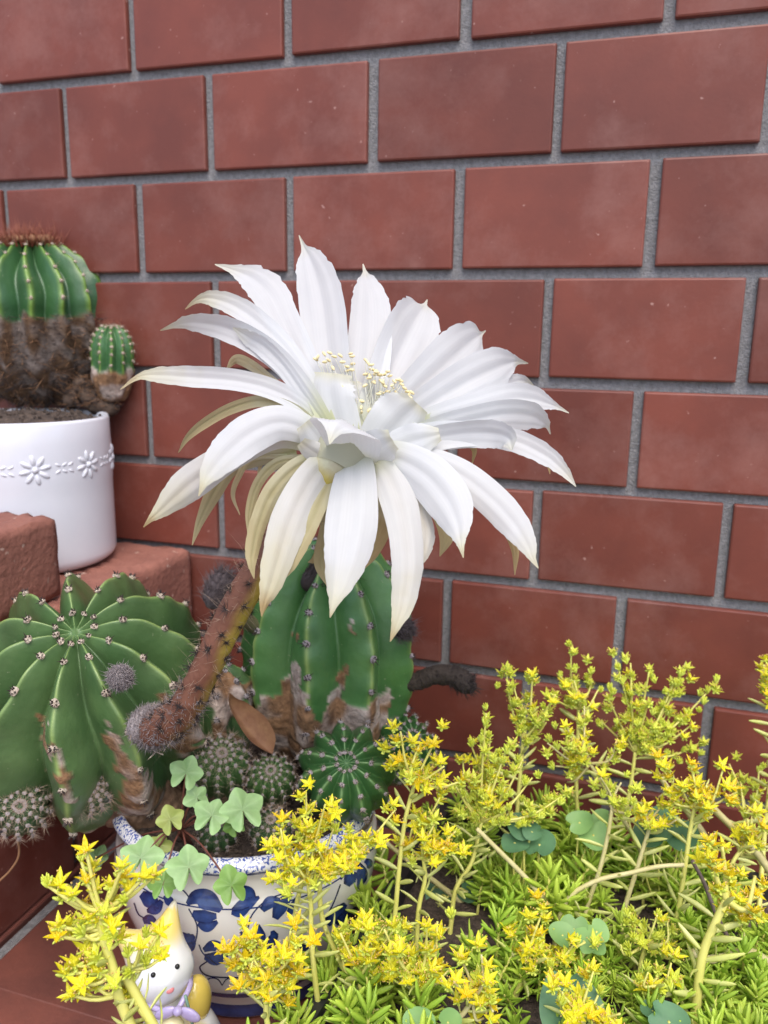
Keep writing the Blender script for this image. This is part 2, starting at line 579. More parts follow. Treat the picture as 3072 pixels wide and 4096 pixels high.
for dk in range(10):
    a0 = math.radians(-78 + dk * 36)
    z0 = 0.0705
    mb = MB()
    nrm = np.array([math.cos(a0), math.sin(a0), 0]); tn = np.array([-math.sin(a0), math.cos(a0), 0]); up = np.array([0, 0, 1.0])
    V, F = sphere(on_cyl(a0, z0, 0.0004), 0.0022, 0.0022, 0.0016, 10, 6, axes=[tn, up, nrm]); mb.add(V, F)
    for p in range(8):
        b = p * math.pi / 4 + 0.2
        u_, v_ = math.cos(b), math.sin(b)
        c = on_cyl(a0 + 0.0062 * u_ / WPR, z0 + 0.0062 * v_, -0.0002)
        n2 = unit(c - np.array([WPX, WPY, c[2]])); t2 = np.cross(up, n2)
        ax = t2 * u_ + up * v_
        V, F = sphere(c, 0.0042, 0.0019, 0.0016, 8, 6, axes=[ax, np.cross(n2, ax), n2]); mb.add(V, F)
    mb.build('embossed_daisy', ['white_glaze'], wp)
    mb = MB()
    for q in range(6):                      # small leaves between the daisies
        a1 = a0 + math.radians(18) + (q % 3 - 1) * 0.075
        zz = z0 + (0.0022 if q < 3 else -0.0022)
        c = on_cyl(a1, zz, -0.0003); n2 = unit(c - np.array([WPX, WPY, c[2]])); t2 = np.cross(up, n2)
        ax = unit(t2 + up * (0.5 if q < 3 else -0.5) * (1 if q % 3 else -1))
        V, F = sphere(c, 0.0028, 0.0013, 0.0011, 8, 5, axes=[ax, np.cross(n2, ax), n2]); mb.add(V, F)
    mb.build('embossed_leaf', ['white_glaze'], wp)


def soil_disc(cx, cy, z, r, mound, n=40, rings=10, seed=0.0):
    V, F = [(cx, cy, z + mound)], []
    for i in range(1, rings + 1):
        q = r * i / rings
        for j in range(n):
            a = 2 * math.pi * j / n
            V.append((cx + q * math.cos(a), cy + q * math.sin(a), z + mound * (1 - (i / rings) ** 2)))
    V = np.array(V)
    V[:, 2] += (vnoise(V + seed, 260) - 0.5) * 0.004
    for j in range(n): F.append((0, 1 + j, 1 + (j + 1) % n))
    for i in range(rings - 1):
        for j in range(n):
            k = (j + 1) % n
            F.append((1 + i * n + j, 1 + (i + 1) * n + j, 1 + (i + 1) * n + k, 1 + i * n + k))
    return V, F


V, F = soil_disc(WPX, WPY, WPZ + WPH - 0.004, WPR - 0.0042, 0.006, seed=3)
mb = MB(); mb.add(V, F)
for _ in range(130):
    a = rng.uniform(0, 6.28); q = (WPR - 0.006) * math.sqrt(rng.random())
    r = rng.uniform(0.0006, 0.0016)
    V, F = sphere((WPX + q * math.cos(a), WPY + q * math.sin(a), WPZ + WPH - 0.002 + 0.005 * (1 - (q / WPR) ** 2)), r, r * rng.uniform(.6, 1), r * .8, 5, 4)
    mb.add(V, F)
mb.build('soil', ['soil'], wp, smooth=False)


# ---------------------------------------------------------------- cacti
GREEN = np.array([0.078, 0.145, 0.058]); GREEN2 = np.array([0.125, 0.215, 0.080]); CREST = np.array([0.32, 0.42, 0.13])


class Cactus:
    def __init__(s, center, axis, R, H, ribs, depth=0.26, spin=0.0, Hlow=None, dip=0.10, phimax=2.6, spread=1.0):
        s.c = np.asarray(center, float); s.x, s.y, s.z = frame(axis, spin)
        s.R, s.H, s.n, s.depth, s.dip, s.phimax = R, H, ribs, depth, dip, phimax
        s.Hl = H if Hlow is None else Hlow
        s.spread = spread

    def base(s, phi, th):
        phi = np.asarray(phi, float); th = np.asarray(th, float)
        r = s.R * np.sin(phi) ** 0.9
        h = np.where(phi < math.pi / 2, s.H, s.Hl) * np.cos(phi) - s.dip * s.H * np.exp(-(phi / 0.22) ** 2)
        e = r[..., None] * (np.cos(th)[..., None] * s.x + np.sin(th)[..., None] * s.y)
        P = s.c + e + h[..., None] * s.z
        nn = np.sin(phi)[..., None] / s.R * (np.cos(th)[..., None] * s.x + np.sin(th)[..., None] * s.y) + np.cos(phi)[..., None] / np.where(phi < math.pi / 2, s.H, s.Hl)[..., None] * s.z
        nn = nn / np.linalg.norm(nn, axis=-1)[..., None]
        return P, nn

    def surf(s, phi, th, t):
        P, nn = s.base(phi, th)
        g = np.sin(np.clip(phi / 0.70, 0, 1) * math.pi / 2) * (1 - 0.75 * sm(1.55, 2.35, phi))
        hv = (np.sqrt(t * t + 0.006) - 0.0775) / 0.925
        hv = np.clip(hv, 0, 1); hv = .80 * hv + .20 * hv ** 2.2
        wob = 0.012 * np.sin(phi * 2 * math.pi / s.dphi * 1.0) * (1 - t) ** 2
        return P - nn * (s.R * (s.depth * g * hv - wob * np.clip(phi / 0.4, 0, 1)))[..., None], nn

    def body(s, colour, scar=None, nlat=70, half=8, dphi=0.3, dark=1.0):
        s.dphi = dphi
        nth = s.n * 2 * half
        phi = np.linspace(0.02, s.phimax, nlat)
        th = np.arange(nth) / nth * 2 * math.pi
        t = np.abs(((np.arange(nth) + half) % (2 * half)) - half) / half
        PH, TH_ = np.meshgrid(phi, th, indexing='ij'); TT = np.broadcast_to(t, PH.shape)
        THw = TH_ + 0.03 * np.sin(PH * 5 + TH_ * 3)
        P, nn = s.surf(PH, THw, TT)
        C = colour(P, PH, TT)
        mi = None
        if scar is not None:
            m = scar(P, PH, TT, TH_)                # 0..1
            cc = np.array([0.27, 0.15, 0.075]) * (0.75 + 0.6 * vnoise(P, 300)[..., None])
            gg = np.array([0.50, 0.41, 0.36]) * (0.7 + 0.6 * vnoise(P + 3, 250)[..., None])
            w = sm(.35, .65, vnoise(P + 7, 120))[..., None]
            cc = cc * (1 - w) + gg * w
            cc = cc * dark
            C = C * (1 - m[..., None]) + cc * m[..., None]
            P = P + nn * (m * (0.0006 + 0.0016 * (vnoise(P, 420) - 0.4)))[..., None]
        V = P.reshape(-1, 3); C = C.reshape(-1, 3)
        F = []; mi = []
        mm = m if scar is not None else None
        for i in range(nlat - 1):
            for j in range(nth):
                k = (j + 1) % nth
                F.append((i * nth + j, (i + 1) * nth + j, (i + 1) * nth + k, i * nth + k))
                mi.append(1 if mm is not None and mm[i, j] > 0.5 else 0)
        F.append(tuple(range(nth - 1, -1, -1))[::-1]); mi.append(0)
        return mk_mesh('body', V, F, ['cactus', 'cork'], mi, C)

    def crest(s, i, phi):
        th = i * 2 * math.pi / s.n
        th = th + 0.03 * math.sin(phi * 5 + th * 3)
        P, nn = s.surf(np.array([phi]), np.array([th]), np.array([0.0]))
        return P[0], nn[0]


def areole_mesh(name, r, nsp, ls, dark, pale=False, seed=1, wool='wool'):
    R_ = random.Random(seed)
    mb = MB()
    V, F = sphere((0, 0, 0), r, r * 0.8, r * 0.55, 8, 6)
    V = [np.array(v) * (1 + R_.uniform(-.18, .18)) for v in V]
    mb.add(V, F, 0)
    for i in range(nsp):
        a = 2 * math.pi * i / nsp + R_.uniform(-.3, .3)
        el = R_.uniform(0.15, 0.9)
        d = (math.cos(a) * math.cos(el), math.sin(a) * math.cos(el), math.sin(el))
        V, F = cone(np.array(d) * r * 0.35, d, r * (0.16 if not pale else 0.07), ls * R_.uniform(.6, 1.15), 4)
        mb.add(V, F, 1)
    if dark:
        for i in range(dark):                       # short stubby central spines
            a = R_.uniform(0, 6.28); q = r * R_.uniform(.1, .6)
            V, F = cone((q * math.cos(a), q * math.sin(a), r * 0.42), (math.cos(a) * .4, math.sin(a) * .4, 1), r * 0.2, r * 0.9, 5)
            mb.add(V, F, 2)
    return mb.mesh(name, [wool, 'spine_pale' if pale else 'spine_dark', 'spine_dark'], smooth=False)


AR_BIG = [areole_mesh('areole', 0.0023, 5, 0.0034, 5, seed=s_) for s_ in (1, 2, 3)]
AR_GREY = [areole_mesh('areole', 0.0021, 6, 0.0036, 3, seed=s_, wool='wool_grey') for s_ in (4, 5)]
AR_SPINY = [areole_mesh('areole', 0.0013, 11, 0.0052, 0, True, seed=s_, wool='wool_grey') for s_ in (6, 7, 8)]
AR_SMALL = [areole_mesh('areole', 0.0015, 8, 0.0030, 2, True, seed=s_, wool='wool_grey') for s_ in (9, 10)]


def areoles(ca, meshes, parent, phis, jit=0.06, skip=0.0, sc=1.0, seed=1, lift=0.0003):
    R_ = random.Random(seed)
    for i in range(ca.n):
        off = R_.uniform(0, 1)
        for ph in phis:
            if R_.random() < skip: continue
            q = ph + (off - 0.5) * jit * 2 * min(1, ph) * 2
            P, nn = ca.crest(i, q)
            put('areole', R_.choice(meshes), parent, mat_dir(P + nn * lift, nn, R_.uniform(0, 6.28), sc * R_.uniform(.85, 1.12) * (0.75 + 0.25 * min(1, q / 0.5))))


def green_col(g1, g2, cr, crest_w=0.12):
    def f(P, PH, TT):
        n = vnoise(P, 70)[..., None]
        c = g1 * (1 - n) + g2 * n
        w = (np.clip(1 - TT / crest_w, 0, 1) ** 1.3)[..., None] * 0.75
        return c * (1 - w) + cr * w
    return f


SPIN_BIG = 0.1
# --- the large flowering cactus at the side of the blue pot
CC = U(204, 1508, 0.440)
APX = U(146, 1312, 0.388)
big = thing('flowering_cactus', (CC[0], CC[1], CC[2] - 0.06), 'large green ribbed globe cactus bearing the open white flower', 'cactus')
ax_big = unit(APX - CC)
cb = Cactus(CC, ax_big, 0.0672, 0.0665, 11, 0.31, spin=SPIN_BIG, dip=0.14, phimax=2.75)
SCARS = [[(225, 1555), (245, 1570), (262, 1610), (285, 1650), (330, 1680), (345, 1700), (420, 1690), (440, 1800), (240, 1800), (262, 1740), (262, 1680), (240, 1620), (226, 1580)],
         [(80, 1535), (92, 1550), (118, 1620), (150, 1690), (170, 1720), (150, 1730), (115, 1650), (90, 1580)],
         [(335, 1500), (350, 1495), (380, 1540), (430, 1560), (440, 1600), (390, 1640), (360, 1600)]]


def scar_big(P, PH, TT, TH_):
    x, y, k = PJ(P)
    j = (vnoise(P, 230) - 0.5) * 34
    j2 = (vnoise(P + 5, 230) - 0.5) * 34
    near = (k < 0.46)
    m = np.zeros(x.shape)
    for s_ in SCARS:
        m = np.maximum(m, inpoly(x + j, y + j2, s_) * 1.0)
    m = m * near
    return np.maximum(m, sm(2.25, 2.4, PH + (vnoise(P, 90) - .5) * .5))


put('body', cb.body(green_col(GREEN, GREEN2, CREST), scar_big, nlat=120, half=10, dphi=0.36), big)
areoles(cb, AR_BIG, big, [0.11, 0.30, 0.62, 0.96, 1.30, 1.64, 1.98], 0.09, seed=5)


def fuzzy(name, parent, c, axis, r, l, n, hl, matA, matH, seed, label=None, open_end=True):
    "woolly bud: lumpy core with many fine hairs"
    R_ = random.Random(seed)
    x, y, z = frame(axis)
    mb = MB()
    V, F = sphere(c, r * 0.85, r * 0.85, l * 0.9, 12, 8, axes=[x, y, z]); mb.add(V, F, 0)
    for _ in range(n):
        u_ = R_.uniform(-.75, 1.0); a = R_.uniform(0, 6.28); q = math.sqrt(max(0, 1 - u_ * u_))
        d = q * math.cos(a) * x + q * math.sin(a) * y
        p = np.asarray(c) + d * r * 0.85 + z * u_ * l * 0.9
        dd = unit(d * 0.30 + z * (0.9 + u_ * 0.2) + np.array([R_.gauss(0, .25) for _ in range(3)]))
        hair(mb, p, dd, hl * R_.uniform(.6, 1.2), 0.00020, [R_.gauss(0, .5) for _ in range(3)], 1)
    return mb.build(name, [matA, matH], parent, label=label)


def tocam(p):
    return unit(CAMW - np.asarray(p))


p_ = U(259, 1462, 0.371)
fuzzy('woolly_bud', big, p_, tocam(p_) + np.array([0.1, 0, -.25]), 0.0060, 0.0066, 1100, 0.0024, 'wool_grey', 'hair_grey', 3)

# offsets hanging below the large cactus
SP1 = np.array([0.05, 0.11, 0.04])


def pup(parent, c, axis, R, H, ribs, meshes, phis, col, name='offset', label=None, depth=0.17, sc=1.0, seed=1, Hlow=None, top=None):
    ca = Cactus(c, axis, R, H, ribs, depth, dip=0.12, phimax=2.7, Hlow=Hlow, spin=seed)
    o = put(name, ca.body(col, None, nlat=40, half=5, dphi=0.3), parent, label=label)
    areoles(ca, meshes, o, phis, 0.06, sc=sc, seed=seed)
    return o, ca


DKG = green_col(np.array([0.035, 0.085, 0.035]), np.array([0.06, 0.12, 0.045]), np.array([0.12, 0.17, 0.08]))
p_ = U(48, 1748, 0.405)
o, ca = pup(big, p_, tocam(p_) + np.array([-.1, 0, .1]), 0.0138, 0.0150, 13, AR_SPINY, [0.15, 0.42, 0.7, 1.0, 1.3, 1.6, 1.95], DKG, label='spiny brownish offset hanging beside the pot rim', seed=21, Hlow=0.014)
p_ = U(190, 1712, 0.41)
o, ca = pup(big, p_, tocam(p_) + np.array([.1, 0, .5]), 0.0112, 0.0105, 12, AR_SPINY, [0.12, 0.35, 0.6, 0.9, 1.2, 1.5, 1.8], DKG, label='flat greyish spiny offset under the large cactus', seed=33, sc=1.05, Hlow=0.012)
V, F = tube(catmull([U(22, 1800, .405), U(38, 1815, .405), U(40, 1850, .406), U(22, 1880, .407), U(0, 1902, .408), U(-20, 1925, .41)], 24), 0.0006, 6)
mb = MB(); mb.add(V, F); mb.build('dangling_root', ['dry'], big)
V, F = tube(catmull([U(60, 1735, .42), U(85, 1690, .435), U(110, 1650, .45)], 8), 0.004, 8)
mb = MB(); mb.add(V, F, 0, (0.3, 0.2, 0.12)); V, F = tube(catmull([U(195, 1705, .42), U(200, 1670, .435), U(205, 1640, .45)], 8), 0.004, 8)
mb.add(V, F, 0, (0.3, 0.2, 0.12)); mb.build('offset_stalk', ['cork'], big)
# corky foot of the large cactus reaching into the soil
foot = catmull([U(270, 1690, .445), U(320, 1730, .448), U(365, 1770, .450)], 14)
V, F = tube(foot, np.linspace(0.022, 0.017, 14), 22, jit=0.08)
mb = MB(); mb.add(V, F, 0, np.array([0.26, 0.16, 0.10]) * (0.6 + 0.8 * nr.random((len(V), 1)))); mb.build('corky_foot', ['cork'], big)

# ---------------------------------------------------------------- the flower (part of the large cactus)
K0 = 0.335
# tube: brown-red scaly stalk
tp = [(322, 1572, .383), (350, 1568, .372), (395, 1535, .362), (440, 1455, .354), (500, 1330, .347), (570, 1215, .342), (640, 1115, .339), (690, 1045, .337), (728, 990, K0)]
tr = [40, 40, 36, 33, 34, 36, 38, 42, 50]
NT = 90
tpts = catmull([U(*p) for p in tp], NT)
trad = catmull(tr, NT)[:, 0] * PXM * np.interp(np.linspace(0, 1, NT), np.linspace(0, 1, len(tp)), [p[2] for p in tp])
V, F = tube(tpts, trad, 28)
V = np.array(V)
x_, y_, k_ = PJ(V)
cx, cy, ck = PJ(np.repeat(tpts, 28, axis=0))
s_along = np.repeat(np.linspace(0, 1, NT), 28)
Tn = np.gradient(np.c_[cx, cy], axis=0)
side = (x_ - cx) * 0.85 + (y_ - cy) * 0.5                       # + = lower right flank, yellow green there
side = side / (np.repeat(trad, 28) / PXM / np.repeat(np.linalg.norm(tpts - CAMW, axis=1), 28))
w = np.clip(sm(-0.25, 0.75, side + (s_along - 0.62) * 2.2 + (vnoise(V, 160) - .5) * .6), 0, 1)[:, None]
brown = np.array([0.185, 0.078, 0.048]) * (0.8 + 0.4 * vnoise(V, 90)[:, None])
yel = np.array([0.44, 0.36, 0.055]) * (0.85 + 0.3 * vnoise(V, 120)[:, None])
w = w * (0.35 + 0.65 * sm(0.15, 0.65, s_along))[:, None]
tcol = brown * (1 - w) + yel * w
g = sm(0.9, 0.98, s_along)[:, None]
tcol = tcol * (1 - g) + np.array([0.60, 0.60, 0.42]) * g
# low scales as relief
nrm_t = V - np.repeat(tpts, 28, axis=0); nrm_t /= np.linalg.norm(nrm_t, axis=1)[:, None] + 1e-9
V = V + nrm_t * (0.0006 * (vnoise(V, 220) - .5))[:, None]
flower = put('flower', mk_mesh('flower', V, F, 'tube', None, tcol), big, label='large open white flower on a long brown scaly tube')

TUFT = []
for sd in range(4):
    R_ = random.Random(50 + sd); mb = MB()
    V, F = sphere((0, 0, -.0001), 0.0013, 0.0006, 0.00035, 8, 5); mb.add(V, F, 0)
    for _ in range(34):
        a = R_.uniform(0, 6.28); el = R_.uniform(0.05, 0.9)
        d = (math.cos(a) * math.cos(el), math.sin(a) * math.cos(el), math.sin(el))
        hair(mb, (R_.gauss(0, .0005), R_.gauss(0, .0003), 0), d, R_.uniform(.0022, .0048), 0.00011, [R_.gauss(0, .3) for _ in range(3)], 0 if R_.random() < .93 else 1)
    TUFT.append(mb.mesh('hair_tuft', ['hair_dark', 'spine_pale']))
TT_ = np.gradient(tpts, axis=0)
for i in range(92):
    u_ = 0.16 + 0.76 * i / 91
    j = int(u_ * (NT - 1)); a = i * 2.39996
    x, y, z = frame(TT_[j])
    n = x * math.cos(a) + y * math.sin(a)
    if n @ tocam(tpts[j]) < -0.75: continue
    put('hair_tuft', TUFT[i % 4], flower, mat_dir(tpts[j] + n * (trad[j] * 0.985), n + z * 0.35, rng.uniform(0, 6.28), rng.uniform(.8, 1.3) * (1.05 - .25 * u_)))
# woolly base of the tube
mb = MB()
R_ = random.Random(5)
for _ in range(1500):
    u_ = R_.uniform(0.0, 0.17) if R_.random() < .8 else R_.uniform(0.17, 0.34)
    j = int(u_ * (NT - 1)); a = R_.uniform(0, 6.28)
    x, y, z = frame(TT_[j])
    n = x * math.cos(a) + y * math.sin(a)
    hair(mb, tpts[j] + n * trad[j] * 0.97, n + z * R_.uniform(.2, 1.4) + np.array([R_.gauss(0, .3) for _ in range(3)]), R_.uniform(.002, .0042), 0.00016, [R_.gauss(0, .35) for _ in range(3)], 0)
for _ in range(420):                                   # long fine hairs down the shaded flank
    j = int(R_.uniform(0.2, 0.85) * (NT - 1)); a = R_.uniform(0, 6.28)
    x, y, z = frame(TT_[j])
    n = x * math.cos(a) + y * math.sin(a)
    hair(mb, tpts[j] + n * trad[j] * 0.97, n + np.array([R_.gauss(0, .5) for _ in range(3)]), R_.uniform(.004, .009), 0.00006, [R_.gauss(0, .5) for _ in range(3)], 1)
mb.build('wool', ['hair_grey', 'spine_pale'], flower, kind='stuff')
mb = MB()
x, y, z = frame(U(345, 1570, .372) - U(285, 1562, .378))
V, F = sphere(U(318, 1568, .379), 0.0088, 0.0084, 0.0092, 18, 12, axes=[x, y, z]); mb.add(np.array(V) + (vnoise(V, 500)[:, None] - .5) * .0012, F, 0)
for _ in range(900):
    d = unit([R_.gauss(0, 1) for _ in range(3)])
    hair(mb, U(318, 1568, .379) + d * 0.0080, d + z * 0.9, R_.uniform(.002, .004), 0.00020, [R_.gauss(0, .3) for _ in range(3)], 1 if R_.random() < .93 else 2)
mb.build('woolly_base', ['wool_grey', 'hair_grey', 'spine_pale'], flower)
mb = MB()
for q in range(26):                                    # white tuft of wool under it
    p = U(345 + rng.gauss(0, 8), 1612 + rng.gauss(0, 9), .377)
    hair(mb, p, tocam(p) + np.array([rng.gauss(0, .8) for _ in range(3)]), rng.uniform(.003, .006), 0.0005, [rng.gauss(0, .4) for _ in range(3)], 0)
mb.build('white_tuft', ['wool'], flower)

WHITE = np.array([0.735, 0.745, 0.76]); CREAM = np.array([0.68, 0.65, 0.44]); TAN = np.array([0.47, 0.33, 0.15]); OLIVE = np.array([0.30, 0.24, 0.07])
BASEG = np.array([0.58, 0.60, 0.33])


def ribbon(pts, widths, roll=0.0, cup=0.15, wave=0.0, jag=0.0, seed=0, ns=30, nc=13, keel=0.10, wfix=None):
    pts = catmull(pts, ns)
    wd = np.maximum(catmull(widths, ns)[:, 0], 0.6)
    P = np.array([U(*p) for p in pts])
    T = np.gradient(P, axis=0); T /= np.linalg.norm(T, axis=1)[:, None]
    rr = np.interp(np.linspace(0, 1, ns), np.linspace(0, 1, len(np.atleast_1d(roll))), np.atleast_1d(roll)) if np.size(roll) > 1 else np.full(ns, float(roll))
    R_ = random.Random(seed)
    ph = [R_.uniform(0, 6.28) for _ in range(6)]
    V, S = [], []
    prevW = None
    for i in range(ns):
        s = i / (ns - 1)
        view = tocam(P[i])
        Wd = unit(np.cross(T[i], view)) if wfix is None else unit(R0 * wfix[0] + R1 * wfix[1] + R2 * wfix[2])
        if prevW is not None and np.dot(Wd, prevW) < 0: Wd = -Wd
        prevW = Wd
        N = unit(np.cross(Wd, T[i]))
        if wfix is None and N @ view < 0: N = -N
        a = math.radians(rr[i])
        W2 = Wd * math.cos(a) + N * math.sin(a); N2 = N * math.cos(a) - Wd * math.sin(a)
        hw = wd[i] / 2 * PXM * pts[i][2] / max(0.35, math.cos(a))
        for j in range(nc):
            c = -1 + 2 * j / (nc - 1)
            e = 1.0
            if jag and abs(c) > 0.99:
                q = sm(0.35, 0.75, s) * (1 - sm(0.965, 1.0, s))
                e = 1 + jag * 1.5 * q * (0.6 * math.sin(s * 60 + ph[0] + c * 2) + 0.5 * math.sin(s * 121 + ph[1] * c) + R_.uniform(-.5, .5)) * (1 if c > 0 else .8)
            off = cup * (c * c - 0.33) - keel * math.exp(-(c / 0.16) ** 2) + 0.018 * math.cos(c * 14) * (1 - abs(c)) + 0.007 * math.cos(c * 47 + ph[5]) * (1 - abs(c) ** 3)
            off += wave * c * abs(c) * math.sin(s * 7 + ph[2] + (1.5 if c > 0 else 0)) * sm(0.15, 0.5, s)
            off += wave * 0.35 * c * c * math.sin(s * 17 + ph[3] * (1 if c > 0 else 2)) * sm(0.3, 0.6, s)
            off += 0.5 * wave * math.sin(s * 4.2 + ph[4]) * 0.4 * sm(.1, .4, s) * (1 - s)
            V.append(P[i] + W2 * hw * c * e + N2 * hw * off)
            S.append((s, c))
    F = [(i * nc + j, i * nc + j + 1, (i + 1) * nc + j + 1, (i + 1) * nc + j) for i in range(ns - 1) for j in range(nc - 1)]
    return np.array(V), F, np.array(S)


def petal(name, pts, widths, dk, roll=0, cup=0.15, wave=0.10, jag=0.035, tan=1.1, tone=0.0, base=0.22, ease='lin', seed=0, k0=None, olive=False, dks=None, wfix=None):
    """pts: working pixels along the midrib; dk: depth offset at the tip (+ away from the camera);
    tan: where along the petal the tip turns tan; tone: tan tint of the whole petal"""
    k0 = K0 if k0 is None else k0
    n = len(pts); P3 = []
    for i, (a, b) in enumerate(pts):
        s = i / (n - 1)
        e = s if ease == 'lin' else (math.sin(s * math.pi / 2) if ease == 'out' else s * s)
        P3.append((a, b, k0 + (dk * e if dks is None else dks[i])))
    V, F, S = ribbon(P3, [q * (.93 if wfix is None else 1) for q in widths], roll, cup, wave, jag, seed, ns=48, nc=31, wfix=wfix)
    s = S[:, 0]; c = S[:, 1]
    col = np.tile(WHITE, (len(V), 1))
    def mixin(col, C, w):
        w = np.broadcast_to(np.clip(w, 0, 1), (len(col),))[:, None]
        return col * (1 - w) + C * w
    nz = vnoise(V, 260)
    col = mixin(col, CREAM, 0.9 * sm(tan - 0.45, tan, s + 0.1 * (nz - .5)))
    col = mixin(col, TAN, sm(tan - 0.12, tan + 0.18, s + 0.15 * (nz - .5)))
    mid = np.exp(-(c / 0.35) ** 2) * (0.6 + .6 * nz)
    col = mixin(col, TAN if not olive else OLIVE, tone * (0.55 + 0.6 * mid) )
    col = mixin(col, CREAM, tone * 0.5)
    col = mixin(col, BASEG, 0.85 * (1 - sm(0.0, base, s)))
    streak = 1 - 0.035 * np.abs(np.sin(c * 21 + nz)) - 0.03 * np.abs(np.sin(c * 47 + nz * 2))
    return put(name, mk_mesh(name, V, F, 'petal', None, col * streak[:, None]), flower)


